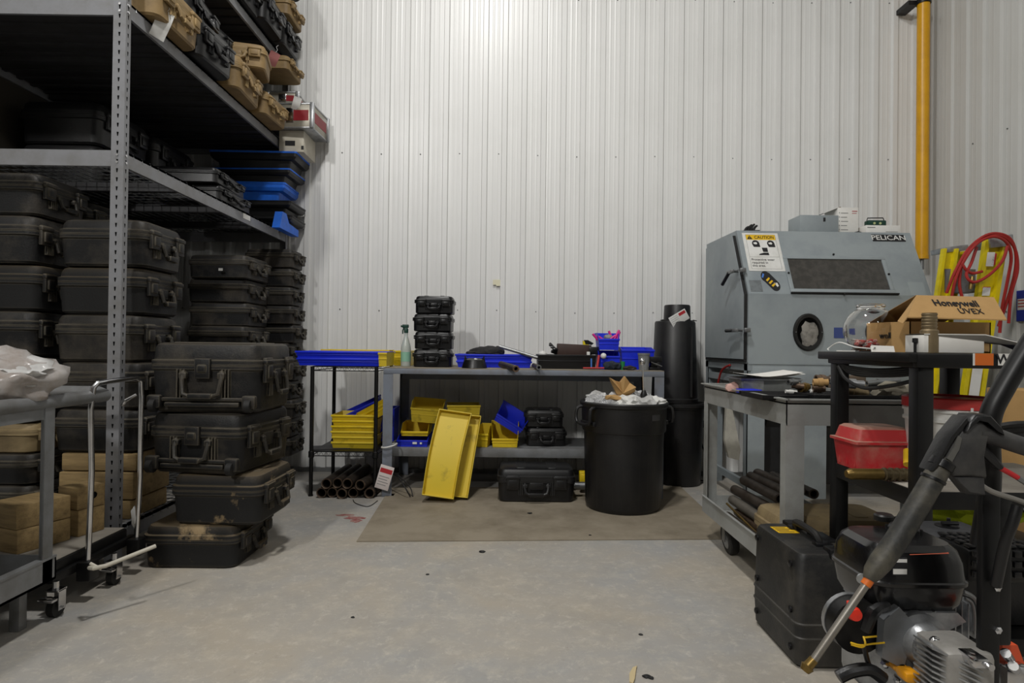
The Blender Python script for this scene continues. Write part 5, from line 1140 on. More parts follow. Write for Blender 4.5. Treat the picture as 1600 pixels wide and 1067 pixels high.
for x, sx in ((gxL, 1), (gxR, -1)):
    for y, sy in ((gy0 + .001, 1), (gy1 - .001, -1)):
        m = M(); m.prism([(x - sx * .001, y), (x + sx * .075, y), (x + sx * .075, y + sy * .005), (x + sx * .005, y + sy * .005), (x + sx * .005, y + sy * .05), (x - sx * .001, y + sy * .05)], zl - .05, gz - .1, 'z'); Rm(m, 'leg', m_cart2, gc)
m = M(); m.box(gxL + .006, gxR - .006, gy0, gy1 - .01, zl - .09, zl - .084)
for (a_, b_, c_, d_) in ((gxL - .006, gxL - .001, gy0, gy1), (gxR, gxR + .005, gy0, gy1), (gxL, gxR, gy0 - .006, gy0 - .001), (gxL, gxR, gy1 - .004, gy1 + .001)): m.box(a_, b_, c_, d_, zl - .09, zl)
m.box(gxL - .012, gxL + .001, gy0 - .01, gy1, zl - .002, zl + .003); Rm(m, 'lower_tray', m_cart2, gc)
for (x, y) in ((1.20, 3.30), (1.60, 3.30), (1.20, 2.72), (1.60, 2.72)):
    m = M(); m.lathe([(.028, -.024), (.072, -.024), (.078, -.016), (.078, .016), (.072, .024), (.028, .024)], n=28, T=Matrix.Translation((x, y, .079)) @ Matrix.Rotation(PI / 2 - .18, 4, 'Y')); w1 = Rm(m, 'wheel', m_rubber, gc)
    m = M(); m.lathe([(.0, -.026), (.045, -.026), (.045, .026), (0, .026)], n=20, T=Matrix.Translation((x, y, .079)) @ Matrix.Rotation(PI / 2 - .18, 4, 'Y'), cap0=False, cap1=False); m.box(x - .04, x + .04, y - .03, y + .03, .158, .166); m.box(x - .036, x - .032, y - .02, y + .02, .07, .16); m.build('wheel_hub', m_metal, w1)
# pipes on the lower tray
rods = [(1.175, .205, .030, m_pipes, 'thick open pipe at the cart tray edge'), (1.235, .23, .022, m_rust, 'copper-toned pipe second from the tray edge'), (1.225, .285, .026, mat('grey_pipe', '#6f6a62', .5, .4, '#4a453d', .6, 9), 'grey pipe above the copper-toned one'), (1.27, .335, .026, m_pipes, 'dark pipe fourth from the tray edge'), (1.29, .395, .025, m_pipes, 'dark pipe with bright end, fifth from the tray edge'), (1.335, .415, .027, m_pipes, 'dark pipe sixth from the tray edge'), (1.385, .435, .026, m_pipes, 'dark pipe highest on the pile, seventh from the tray edge'), (1.33, .29, .03, m_pipes, 'dark pipe buried in the middle of the cart pile'), (1.45, .42, .024, m_pipes, 'dark pipe at the right side of the cart pile')]
for (x, z_, r, mt, lab) in rods:
    o = thing('metal_pipe', lab, 'pipe', (x, 2.90 if z_ > .25 else 2.86, z_), 0, 'pipes on the grey cart')
    m = M(); L_ = random.uniform(.46, .52); m.lathe([(r * .7, 0), (r, 0), (r, L_), (r * .7, L_)], n=16, T=Matrix.Rotation(-PI / 2 - .03, 4, 'X') , loop=True); m.build('tube', mt, o)
    m = M(); m.lathe([(0, .012), (r * .72, .012)], n=16, T=Matrix.Rotation(-PI / 2 - .03, 4, 'X'), cap0=False, cap1=False); m.build('bore', m_dark, o); o.rotation_euler = (0, 0, random.uniform(-.04, .04))
m = M(); m.tube([(1.205, 2.85, .205), (1.21, 3.38, .25)], .006, 8); tag(m.build('brass_rod', m_brass), 'thin brass rod between the pipes at the tray edge', 'rod')
# tan case on lower tray
tcase = hard_case(.52, .30, .225, m_tand, r=.04)
first(tcase, (1.395, 2.70, zl - .083), 0, 'long tan hard case on the lower tray of the grey cart', 'case')
# carabiner strap
cr = thing('snap_hook', 'black snap hook with yellow strap hanging at the cart corner', 'hook', P(1109, 640, 3.56))
a = cr.location.copy()
m = M(); m.tube([P(1106, 640, 3.56) - a, P(1106, 628, 3.56) - a, P(1110, 622, 3.56) - a, P(1112, 632, 3.56) - a, P(1112, 640, 3.56) - a], .004, 6, closed=True); m.build('hook', m_blackc, cr)
m = M(); p1, p2 = P(1109, 641, 3.56) - a, P(1112, 662, 3.56) - a; m.bar(p1, p2, .022, .012); m.build('strap', m_yel, cr)
m = M()
for k in (.3, .6): c_ = p1.lerp(p2, k); m.bbox(c_.x - .014, c_.x + .014, c_.y - .009, c_.y + .009, c_.z - .005, c_.z + .005, .002)
m.tube([p2, P(1112, 690, 3.56) - a, P(1113, 720, 3.56) - a], .003, 6); m.build('strap_end', m_blackc, cr)
# things on top tray
zt2 = gz - .012
def gtop(px, y, py=610): return (X(px, y, py), y, zt2)
g1 = thing('grey_case', 'grey plastic box under the papers on the cart', 'box', (0, 0, 0)); g1.location = gtop(1197, 3.12)
m = M(); m.bbox(-.16, .14, -.09, .09, 0, .075, .008); m.build('box_body', mat('box_grey', '#6b6d6c', .55, 0, '#474542', .6, 9), g1); m = M(); m.bbox(-.165, .145, -.095, .095, .062, .07, .002); m.bbox(-.15, -.05, -.094, -.088, .01, .06, .003); m.build('box_lid', m_alu, g1)
g2 = thing('paper_sheets', 'curled white papers on the grey box on the cart', 'papers', (gtop(1192, 3.08)[0], 3.08, zt2 + .082))
m = M(); v = []; n_ = 10
for i in range(n_ + 1):
    for j in (0, 1): x = -.175 + .33 * i / n_; v.append((x, -.10 + .22 * j, .026 * abs((i / n_) - .45) ** 1.3 * 2 + .004 * j))
f = [(2 * i, 2 * i + 2, 2 * i + 3, 2 * i + 1) for i in range(n_)]; m.add(v, f); m.add([(p[0], p[1], p[2] - .003) for p in v], f); m.add([(p[0] * 1.03 + .01, p[1] * .95, p[2] - .008) for p in v], f); m.build('sheets', m_white, g2)
m = M(); m.bbox(-.045, .045, -.05, .05, 0, .022, .004); o = tag(m.build('blue_cloth', m_blue), 'small blue item at the cart corner below the papers', 'cloth'); o.location = gtop(1170, 2.98)
m = M(); m.blob((0, 0, .02), (.045, .04, .028), 3, .3, 2, 2, zmin=0); o = tag(m.build('pink_wrapper', mat('pale_pink', '#cfa69b', .5)), 'pale pink crumpled wrapper at the cart corner', 'wrapper'); o.location = gtop(1146, 3.10)
m = M(); m.blob((0, 0, .02), (.022, .02, .022), 5, .1, 2, 2, zmin=0); o = tag(m.build('clear_knob', m_film), 'small translucent knob behind the pink wrapper', 'knob'); o.location = (gtop(1149, 3.2)[0], 3.2, zt2 + .01)
bt = bin_at(.42, .26, .03, m_blackc, gtop(1325, 2.66), 'flat black tray full of fittings on the cart', tw=.98, cat='tray', ridge=False)
bt2 = bin_at(.22, .26, .022, m_blackc, gtop(1212, 2.72), 'flat black tray edge below the papers on the cart', tw=.98, cat='tray', ridge=False)
fit = [(1240, 597, .013, m_metal, .05), (1250, 603, .014, m_rust, .05), (1262, 606, .018, m_brass, .05), (1277, 607, .016, m_rust, .05), (1270, 596, .016, m_card, .06), (1286, 592, .016, m_rust, .06), (1300, 595, .014, m_alu, .06), (1318, 598, .018, m_alu, .10), (1345, 605, .022, m_bronze, .12), (1372, 596, .014, m_metal, .14), (1398, 601, .012, m_chrome, .10), (1335, 612, .018, m_bronze, .10), (1236, 612, .008, m_whitep, .05), (1276, 612, .008, m_whitep, .05)]
for k, (px, py, r, mt, l) in enumerate(fit):
    p = P(px, py, 2.72); zz = max(p.z, zt2 + r + .008); rnd = random.Random(k); a_ = rnd.uniform(-.5, .5)
    m = M(); T = Matrix.Rotation(PI / 2, 4, 'Y'); m.lathe([(r * .6, -l / 2), (r, -l / 2), (r, -l / 6), (r * 1.2, -l / 6), (r * 1.2, l / 6), (r * .9, l / 6), (r * .9, l / 2), (r * .5, l / 2)], n=12, T=T, loop=True)
    o = tag(m.build('pipe_fitting', mt), '%s pipe fitting in the heap on the cart, %s from left' % ({m_metal: 'steel', m_rust: 'rusty', m_brass: 'brass', m_card: 'tan', m_alu: 'grey', m_bronze: 'bronze', m_chrome: 'chrome', m_whitep: 'white'}[mt], ['first', 'second', 'third', 'fourth', 'fifth', 'sixth', 'seventh', 'eighth', 'ninth', 'tenth', 'eleventh', 'lower middle', 'lower first', 'lower second'][k]), 'fitting', 'fittings heaped on the cart'); o.location = (p.x, 2.70 + rnd.uniform(-.06, .06), zz); o.rotation_euler = (0, rnd.uniform(-.15, .15), a_)
m = M(); m.bbox(-.07, .07, -.06, .06, 0, .085, .01); o = tag(m.build('brown_sack', mat('brown_box', '#4c4034', .8, 0, '#6c5b46', .6, 9)), 'dark brown box at the back of the cart tray', 'box'); o.location = gtop(1323, 3.2)
m = M(); m.blob((0, 0, .02), (.075, .05, .035), 7, .35, 1.6, 3, zmin=0); m.blob((.09, .0, .02), (.04, .03, .035), 9, .4, 1.6, 2, zmin=0); o = tag(m.build('canvas_rag', m_canvas), 'crumpled grey canvas rag at the right of the cart tray', 'cloth'); o.location = (gtop(1392, 2.6)[0], 2.60, zt2 + .025)

# ================================================================== BLACK CART
kL, kR, kn, kf = 1.262, 1.74, 1.885, 2.405
bk = thing('utility_cart', 'black metal cart in the right foreground holding bowl and boxes', 'cart', (kL, kn, 0))
zk = Z(549, 2.4, 1300); zk2 = .668
m = M(); m.bbox(kL - .035, kR + .3, kn - .01, kf + .03, zk - .030, zk, .004); m.bbox(kL - .012, kR + .3, kn - .014, kn + .01, zk - .046, zk - .002, .004); m.bbox(kL - .01, kL + .01, kn, kf, zk - .046, zk - .002, .004); Rm(m, 'top_shelf', m_blackm, bk)
zlow = .16
for (x, y) in ((kL, kf - .05), (kL, kn), (kR - .05, kf - .05), (kR + .22, kn)):
    m = M(); m.bbox(x, x + .05, y, y + .05, 0, zk - .03, .006); Rm(m, 'leg', m_blackm, bk)
for zz in (zk2, zlow + .06):
    m = M(); m.bbox(kL + .002, kR + .25, kn + .002, kf - .002, zz - .01, zz - .003, .002)
    m.bbox(kL + .001, kL + .008, kn + .01, kf - .01, zz - .055, zz, .002); m.bbox(kL + .01, kR + .25, kn + .001, kn + .008, zz - .055, zz, .002)
    Rm(m, 'shelf_frame', m_blackm, bk)
m = M(); m.bbox(kL + .01, kR + .24, kn + .01, kf - .01, zk2 - .003, zk2 + .001, .001); Rm(m, 'shelf_liner', mat('dusty_liner', '#a39c92', .7, 0, '#7b746a', .6, 8), bk)
# stickers along the front edge
yf = kn - .0148
m = M(); a, b = P(1523, 552, yf), P(1552, 571, yf); m.box(a.x, b.x, yf - .001, yf, b.z, a.z); m.build('x', m_orange).name = 'orange_sticker'
o = bpy.data.objects['orange_sticker']; tag(o, 'orange sticker on the black cart front edge', 'sticker')
wl = thing('printed_strip', 'white strip with black hand lettering on the black cart edge', 'label', P(1590, 562, yf - .0012)); p = wl.location.copy()
m = M(); m.box(-.06, .10, -.0005, 0, -.018, .018); m.build('strip', m_white, wl)
text('lettering', 'WHITE', .042, m_ink, wl, FRONT((-.0, -.0012, 0)), bold=.0006, sx=1.0)
m = M(); a, b = P(1520, 552, yf), P(1523, 571, yf); m.box(a.x, b.x, yf - .001, yf, b.z, a.z); o = m.build('tape_edge', m_whitep); tag(o, 'thin white tape edge left of the orange sticker', 'tape')

zk_ = zk + .001
# glass bowl
gb = thing('glass_bowl', 'round clear glass jar with red and white bits inside', 'jar', (X(1360, 2.2, 500), 2.20, zk_))
Rb = .088; m = M(); pr_ = [(.0, 0), (.05, 0), (.062, .004)]
for k in range(1, 11): a = -1.1 + k * (2.2 / 11) ; pr_.append((Rb * math.cos(a), .078 + .078 * math.sin(a) * 1.08))
pr_ += [(.045, .152), (.043, .158), (.048, .162), (.048, .168), (.043, .170), (.039, .168), (.039, .155)]
for k in range(10, 0, -1): a = -1.1 + k * (2.2 / 11); pr_.append(((Rb - .003) * math.cos(a), .078 + .075 * math.sin(a) * 1.08))
pr_ += [(.05, .008), (0, .008)]
m.lathe(pr_, n=36, cap0=False, cap1=False); m.build('glass_shell', m_glass, gb)
hp = thing('wrapped_sweets', 'red and white wrapped bits heaped in the glass jar', 'sweets', (gb.location.x, 2.20, zk_ + .009))
for nme, mt, sd in (('red_bits', mat('candy_red', '#c24a42', .5), 1), ('white_bits', m_film, 2), ('pink_bits', mat('candy_pink', '#d8a29a', .5), 3)):
    m = M(); rnd = random.Random(sd)
    for k in range(26):
        a = rnd.uniform(0, 2 * PI); r = rnd.uniform(0, .058); m.blob((r * math.cos(a), r * math.sin(a), rnd.uniform(.008, .032)), (.013, .009, .007), k + sd, .4, 2, 1)
    stuff(m.build(nme, mt, hp))
wt = thing('shipping_tag', 'white paper tag lying before the glass jar', 'tag', (X(1380, 1.93, 543), 1.93, zk_)); m = M(); m.prism([(-.037, .0), (-.03, -.0), (.037, -.0), (.037, .020), (-.033, .022), (-.037, .018)], -.001, .001, T=Matrix.Rotation(-.35, 4, 'X')); m.build('card', m_white, wt)
m = M(); m.tube([(-.028, -.003, .012), (-.028, -.001, .012)], .003, 8); m.build('eyelet', m_grey, wt)
m = M(); m.tube([(-.03, 0, .01), (-.06, .05, .015), (-.085, .10, .03), (-.10, .14, .01), (-.12, .1, .004)], .0018, 6, smooth=5); m.box(-.10, -.06, .05, .09, 0, .004); m.build('wire', m_whitep, wt)
# threaded cylinder
tcy = thing('threaded_fitting', 'tall dull bronze threaded cylinder on the black cart', 'fitting', (X(1452, 1.93, 520), 1.93, zk_))
hc = Z(489, 1.93, 1452) - zk_; r = .0225
m = M(); pr_ = [(0, 0), (r * 1.15, 0), (r * 1.15, hc * .55), (r * .98, hc * .58)]; n_ = 5
for k in range(n_): z_ = hc * (.60 + .38 * k / n_); pr_ += [(r * .85, z_), (r * .98, z_ + .006), (r * .98, z_ + .009), (r * .85, z_ + .012)]
pr_ += [(r * .95, hc), (r * .6, hc), (r * .6, hc * .7), (0, hc * .7)]
m.lathe(pr_, n=28, cap0=False, cap1=False); m.build('cylinder', m_bronze, tcy)
m = M(); m.lathe([(.004, 0), (.004, .03), (.008, .032), (.008, .045), (0, .046)], n=10); o = tag(m.build('small_bolt', m_blackm), 'small black upright stub left of the threaded cylinder', 'bolt'); o.location = (X(1433, 1.93, 540), 1.94, zk_)
# honeywell carton
hx0, hx1 = 1.40, 1.77; hy0, hy1 = 2.02, 2.34; 
hw = thing('goggle_carton', 'open cardboard carton printed Honeywell on the black cart', 'box', (0, 0, 0))
A = P(1421, 550, 2.05); Bq = P(1548, 550, 2.05); zt3 = Z(503, 2.05, 1480); hw.location = ((A.x + Bq.x) / 2, 2.05, zk_)
wd = (Bq.x - A.x) / 2; H_ = zt3 - zk_; Db = .25
m = M(); t = .004
m.box(-wd, wd, 0, t, 0, H_); m.box(-wd, wd, Db - t, Db, 0, H_); m.box(-wd, -wd + t, 0, Db, 0, H_); m.box(wd - t, wd, 0, Db, 0, H_); m.box(-wd, wd, 0, Db, 0, t); m.build('carton_body', m_card, hw)
# lid slab, hinged at the back and leaning forward over the opening
lf = P(1418, 495, 1.96) - hw.location; rf = P(1573, 499, 1.96) - hw.location; lb = P(1432, 461, 2.03) - hw.location; rb_ = lb + (rf - lf) * .809
m = M(); up_ = Vector((0, 0, .004)); m.add([tuple(p) for p in (lf, rf, rb_, lb)] + [tuple(p - up_) for p in (lf, rf, rb_, lb)], [(0, 1, 2, 3), (7, 6, 5, 4), (0, 4, 5, 1), (1, 5, 6, 2), (2, 6, 7, 3), (3, 7, 4, 0)])
hb1 = Vector((-wd, Db, H_)); hb2 = Vector((wd, Db, H_)); m.add([tuple(lb), tuple(rb_), tuple(hb2), tuple(hb1), tuple(lb + Vector((0, .004, 0))), tuple(rb_ + Vector((0, .004, 0))), tuple(hb2 + Vector((0, .004, 0))), tuple(hb1 + Vector((0, .004, 0)))], [(0, 1, 2, 3), (7, 6, 5, 4), (0, 3, 7, 4), (1, 5, 6, 2)])
m.build('lid', m_card, hw)
l1 = P(1397, 499, 2.12) - hw.location; l2 = P(1404, 508, 2.02) - hw.location
m = M(); side = [lb, lf, P(1411, 505, 1.97) - hw.location, P(1402, 502, 2.03) - hw.location]; m.add([tuple(p) for p in side] + [tuple(p + Vector((.003, 0, 0))) for p in side], [(0, 1, 2, 3), (7, 6, 5, 4), (0, 4, 5, 1), (1, 5, 6, 2), (2, 6, 7, 3), (3, 7, 4, 0)]); m.build('side_flap', m_card, hw)
m = M(); fl_ = [Vector((-wd, 0, H_)), Vector((-wd, Db, H_)), Vector((-wd - .045, Db - .02, H_ - .04)), Vector((-wd - .05, .02, H_ - .10)), Vector((-wd - .02, 0, 0)), Vector((-wd, 0, 0))]
s5 = [Vector((-wd - .001, .0, 0)), Vector((-wd - .05, .16, 0)), Vector((-wd - .05, .16, H_)), Vector((-wd - .001, 0, H_))]
m.add([tuple(p) for p in s5] + [tuple(p + Vector((.003, .002, 0))) for p in s5], [(0, 1, 2, 3), (7, 6, 5, 4), (0, 4, 5, 1), (1, 5, 6, 2), (2, 6, 7, 3), (3, 7, 4, 0)]); m.build('tuck_flap', m_card, hw)
xv = (rf - lf).normalized(); yv = ((lb + rb_) / 2 - (lf + rf) / 2).normalized(); nv = xv.cross(yv).normalized(); yv = nv.cross(xv)
c0 = (lf + rf) / 2; dd = ((lb + rb_) / 2 - c0).length
c1 = (lb + rb_) / 2
text('lettering', 'Honeywell', .040, m_ink, hw, frame(c0.lerp(c1, .64) + xv * (-.002) + nv * .002, xv, yv, nv), bold=.0007, sx=.86)
text('lettering', 'UVEX', .034, m_ink, hw, frame(c0.lerp(c1, .30) + xv * (.045) + nv * .002, xv, yv, nv), sx=.95)
text('lettering', 'well', .028, m_ink, hw, frame(Vector((-wd - .03, .085, H_ * .55)), Vector((.05, -.16, 0)), (0, 0, 1), Vector((-.16, -.05, 0))), bold=.0006)
# white ring binder / papers
wb2 = thing('white_binder', 'white box binder with curled leaflets on the black cart', 'binder', (X(1490, 1.93, 530), 1.93, zk_))
h6 = Z(524, 1.93, 1490) - zk_; xa_ = X(1436, 1.93) - wb2.location.x; xb4 = X(1530, 1.93) - wb2.location.x
m = M(); m.bbox(xa_, xb4, -.02, .07, 0, h6, .002); m.build('spine', m_white, wb2)
m = M(); m.add([(xb4, -.025, h6 + .001), (xb4 + .17, -.02, h6 - .035), (xb4 + .17, .09, h6 - .03), (xa_, .08, h6 + .001), (xa_, -.022, h6 + .001), (xb4, -.025, h6 + .004), (xb4 + .17, -.02, h6 - .032), (xb4 + .17, .09, h6 - .027), (xa_, .08, h6 + .004), (xa_, -.022, h6 + .004)], [(0, 1, 2, 3, 4), (9, 8, 7, 6, 5), (0, 5, 6, 1), (4, 9, 5, 0)]); m.build('cover', m_white, wb2)
m = M(); n_ = 8; v = []
for i in range(n_ + 1):
    t = i / n_; v += [(xb4 + .004 + .15 * t, -.018, h6 - .008 - .028 * t + .012 * math.sin(PI * t)), (xb4 + .004 + .15 * t, .06, h6 - .006 - .028 * t + .012 * math.sin(PI * t))]
f = [(2 * i, 2 * i + 2, 2 * i + 3, 2 * i + 1) for i in range(n_)]
m.add(v, f)
for q_ in (.008, .014): m.add([(p[0], p[1], p[2] * (1 - q_ * 8) - q_ * .4) for p in v], f)
m.build('leaflets', mat('leaflet_blue_grey', '#6f7292', .6, 0, '#b7b5bd', .8, 16), wb2)
# cables slung below the top
m = M()
for k in range(4):
    y = 1.96 + k * .04; m.tube([P(1308, 566 - k, 2.36), P(1330, 574 + 3 * k, 2.25), P(1375, 578 + 3 * k, 2.1), P(1430, 574 + 3 * k, 1.99), P(1462, 566, 1.99)], .0065, 8, smooth=6)
m.tube([P(1310, 572, 2.3), P(1322, 592, 2.25), P(1350, 606, 2.15), P(1390, 603, 2.05), P(1430, 594, 1.98)], .0065, 8, smooth=6)
tag(m.build('hanging_cables', m_rubber), 'black cables slung in loops under the black cart top', 'cables')
# red toolbox
rt = thing('red_toolbox', 'red plastic toolbox with dusty lid on the black cart shelf', 'toolbox', (X(1362, 2.26, 690) + .01, 2.27, zk2 + .002))
xh = (X(1420, 2.2) - X(1304, 2.3)) / 2; hT = Z(669, 2.2, 1360) - zk2
m = M(); m.loft([(0, xh - .012, .075, .012), (hT * .62, xh - .002, .085, .012)]); 
for k in range(3): m.box(-xh + .008, -xh + .012, -.06 + k * .05, -.05 + k * .05, .01, hT * .55)
m.build('tub', m_redust, rt)
m = M(); m.loft([(hT * .62, xh + .008, .094, .012), (hT * .68, xh + .008, .094, .012), (hT * .69, xh - .005, .082, .014), (hT * .95, xh - .015, .073, .016), (hT, xh - .026, .064, .016)]); m.build('lid', m_redust, rt)
bf = thing('brass_nozzle', 'brass nozzle with ring grooves lying on the black cart shelf', 'fitting', (X(1325, 2.02, 727), 2.03, zk2 + .024))
a = X(1426, 2.02, 727) - X(1325, 2.02, 727); m = M(); T = Matrix.Rotation(PI / 2, 4, 'Y') @ Matrix.Diagonal((1, 1, 1, 1))
m.lathe([(.0, .0), (.012, .0), (.018, .012), (.0185, .02), (.0185, a * .55)], n=20, T=T, cap0=False); m.build('body', m_brass, bf)
m = M(); pr_ = [(.018, a * .55)]
for k in range(4): z_ = a * (.57 + k * .10); pr_ += [(.0175, z_), (.022, z_ + .003), (.022, z_ + .009), (.0175, z_ + .012)]
pr_ += [(.019, a), (.0, a)]
m.lathe(pr_, n=20, T=T, cap1=False); m.build('grooved_end', mat('dark_brass', '#5a4f3a', .4, .7), bf)
m = M(); m.tube([P(1418, 726, 2.06), P(1418, 704, 2.10)], .013, 10); sdv = tag(m.build('yellow_screwdriver', m_sigyel), 'yellow tool handle standing behind the brass nozzle', 'tool')
m = M(); m.tube([P(1423, 695, 2.14), P(1424, 682, 2.14)], .008, 8); tag(m.build('red_vial', m_red), 'small red cap above the yellow tool handle', 'cap')
# bucket
byy = 2.14; bw_ = thing('plastic_bucket', 'white plastic bucket with red lid on the black cart shelf', 'bucket', (X(1484, byy, 680), byy, zk2 + .002))
hB = Z(625, byy - .14, 1480) - zk2; rB = (X(1548, byy) - X(1418, byy)) / 2 * .985
m = M(); m.lathe([(0, 0), (rB * .84, 0), (rB * .86, .008), (rB * .93, hB * .70), (rB * .98, hB * .70), (rB * .98, hB * .735), (rB * .94, hB * .74), (rB * .95, hB * .82), (rB * .985, hB * .82), (rB * .985, hB * .85), (rB * .95, hB * .86), (rB * .95, hB * .9), (0, hB * .9)], n=40, cap0=False, cap1=False); m.build('pail', m_whitep, bw_)
m = M(); m.lathe([(rB * .96, hB * .865), (rB * 1.0, hB * .87), (rB * 1.0, hB * .985), (rB * .97, hB), (rB * .90, hB), (rB * .88, hB * .975), (0, hB * .975)], n=40, cap0=False, cap1=False); m.build('lid', m_red, bw_)
m = M(); m.tube([(-rB * .93, -.02, hB * .72), (-.03, -rB * 1.0, hB * .55), (.04, -rB * .98, hB * .38), (rB * .93, -.02, hB * .72)], .002, 6, smooth=8); m.build('bail', m_metal, bw_)
m = M()
for k in range(4): a = -PI / 2 + (-.2 + k * .8); m.box(-.004, .004, -rB * 1.0, -rB * .96, hB * .80, hB * .90, T=Matrix.Rotation(a + PI / 2, 4, 'Z'))
m.build('lid_tabs', m_whitep, bw_)
# hi-vis cloth on the low shelf
m = M(); m.blob((0, 0, .055), (.15, .12, .075), 6, .3, 1.6, 4, zmin=0); o = tag(m.build('hi_vis_vest', m_hivis), 'folded hi-vis yellow vest on the black cart bottom shelf', 'vest'); o.location = (X(1518, 2.1, 800), 2.12, .50)
m = M(); m.bbox(-.17, .17, -.15, .15, 0, .27, .01); o = tag(m.build('dark_crate', m_black), 'dark crate on the black cart bottom shelf under the vest', 'crate'); o.location = (X(1518, 2.1, 800), 2.12, .222)

# ================================================================== UPRIGHT EQUIPMENT CASE
ec = thing('equipment_case', 'big scuffed black case standing upright in the right foreground', 'case', (1.115, 2.305, 0))
ex_, ey = .113, .195; He = .40
m = M(); m.loft([(0, ex_ - .018, ey - .018, .03), (.014, ex_ - .004, ey - .004, .03), (.10, ex_, ey, .03), (.103, ex_ + .003, ey + .003, .03), (.108, ex_ + .003, ey + .003, .03), (.111, ex_, ey, .03), (.148, ex_, ey, .03), (.151, ex_ + .003, ey + .003, .03), (.156, ex_ + .003, ey + .003, .03), (.159, ex_ - .001, ey - .001, .03), (He - .022, ex_ - .005, ey - .005, .03), (He - .006, ex_ - .012, ey - .012, .03), (He, ex_ - .026, ey - .026, .03)], seg=5); m.build('shell', m_ec, ec)
m = M()
for y in (-ey + .05, ey - .05):
    for z in (.06, .19, He - .05): m.lathe([(.012, 0), (.012, .006), (.006, .009), (.0, .009)], n=12, T=Matrix.Translation((-ex_ - .001, y, z)) @ Matrix.Rotation(-PI / 2, 4, 'Y'), cap1=False)
stuff(m.build('corner_rivets', m_blackc, ec))
m = M(); m.bbox(-.115, .115, -.003, .006, -.02, .0, .003, T=Matrix.Translation((0, ey, He - .05))); 
m = M(); m.tube([(.02, -.09, He - .01), (.01, -.085, He + .02), (.005, -.06, He + .035), (.005, .06, He + .035), (.01, .085, He + .02), (.02, .09, He - .01)], .013, 10, smooth=4); m.build('handle', m_rubber, ec)
for y in (-.10, .10):
    m = M(); m.bbox(-.01, .05, y - .02, y + .02, He - .01, He + .012, .005); m.build('handle_mount', m_blackc, ec)
for y in (-.165, .155):
    m = M(); m.bbox(.0, .075, y - .028, y + .028, He - .02, He + .014, .006); m.bbox(.06, .09, y - .024, y + .024, He - .05, He + .004, .006); m.build('latch', m_blackc, ec)
m = M(); m.bbox(.03, .09, -.07, .04, He - .004, He + .008, .003); m.build('lock_plate', m_blackc, ec)
m = M(); m.box(-.075, .005, .04, .12, He + .0003, He + .0012); m.build('yellow_label', m_sigyel, ec)
m = M()
for k in range(4): m.box(-.068, -.01 - .012 * (k % 2), .05 + k * .018, .056 + k * .018, He + .0012, He + .0016)
m.build('label_print', m_ink, ec)
m = M(); m.bbox(.045, .055, -ey + .005, ey - .005, He - .015, He + .004, .002); m.build('seam_bead', m_ec, ec)

# ================================================================== PRESSURE WASHER
pwY = 1.5
pw = thing('pressure_washer', 'petrol pressure washer with glossy black tank in right foreground', 'machine', (.97, pwY, 0))
def Pw(m, n, mt, ang=35): return Rm(m, n, mt, pw, ang)
xT0, xT1 = X(1324, 1.52, 890), X(1504, 1.46, 890); ztk0, ztk1 = Z(950, 1.45, 1420), Z(840, 1.5, 1400); cxT = (xT0 + xT1) / 2; hxT = (xT1 - xT0) / 2
T = Matrix.Translation((cxT, 1.52, ztk0)); Ht = ztk1 - ztk0
m = M(); m.loft([(0, hxT * .86, .085, .04), (Ht * .12, hxT * .93, .098, .045), (Ht * .40, hxT * .97, .108, .05), (Ht * .42, hxT, .112, .05), (Ht * .47, hxT, .112, .05), (Ht * .49, hxT * .97, .108, .05), (Ht * .75, hxT * .95, .104, .05), (Ht * .92, hxT * .88, .095, .05), (Ht, hxT * .76, .08, .04)], seg=6, T=T); tank = Pw(m, 'fuel_tank', m_tank, 30)
m = M(); m.lathe([(.036, 0), (.036, .012), (.03, .02), (.0, .022)], n=20, T=Matrix.Translation((X(1408, 1.56, 840), 1.55, ztk1 - .002)), cap1=False)
for k in range(10): a = k * PI / 5; m.tube([(X(1408, 1.56, 840) + .036 * math.cos(a), 1.55 + .036 * math.sin(a), ztk1), (X(1408, 1.56, 840) + .036 * math.cos(a), 1.55 + .036 * math.sin(a), ztk1 + .012)], .005, 6)
m.build('tank_cap', m_blackc, tank)
m = M(); m.lathe([(.024, 0), (.024, .012), (.02, .016), (.0, .016)], n=18, T=Matrix.Translation((X(1388, 1.6, 830), 1.62, ztk1 + .01)), cap1=False); Pw(m, 'air_cap', m_blackm)
m = M(); a = P(1425, 866, 1.45); b = P(1484, 859, 1.47); m.box(a.x, b.x, 1.445, 1.465, ztk1 + .0005, ztk1 + .0015); 
m = M(); yy_ = 1.52 - .104; m.add([tuple(P(1421, 867, yy_ + .005)), tuple(P(1483, 865, yy_ + .005)), tuple(P(1480, 860, yy_ + .02)), tuple(P(1424, 862, yy_ + .02))], [(0, 1, 2, 3)]); m.build('orange_decal', mat('decal_orange', '#b5553a', .6), tank)
m = M(); sx_ = xT0 + .012
for (z_a, z_b) in ((Ht * .62, Ht * .70), (Ht * .80, Ht * .85)): m.box(cxT - hxT * .62, cxT - hxT * .36, 1.52 - .1085, 1.52 - .1055, ztk0 + z_a, ztk0 + z_b)
m.build('spec_label', m_whitep, tank)
m = M(); m.box(cxT - hxT * .63, cxT - hxT * .35, 1.52 - .1075, 1.52 - .1045, ztk0 + Ht * .60, ztk0 + Ht * .87); m.build('label_back', m_ink, tank)
m = M(); m.lathe([(.012, 0), (.012, .004), (0, .004)], n=14, T=Matrix.Translation((P(1345, 903, 1.42).x, 1.418, P(1345, 903, 1.42).z)) @ Matrix.Rotation(PI / 2, 4, 'X'), cap1=False); Pw(m, 'fuel_gauge', m_alu)
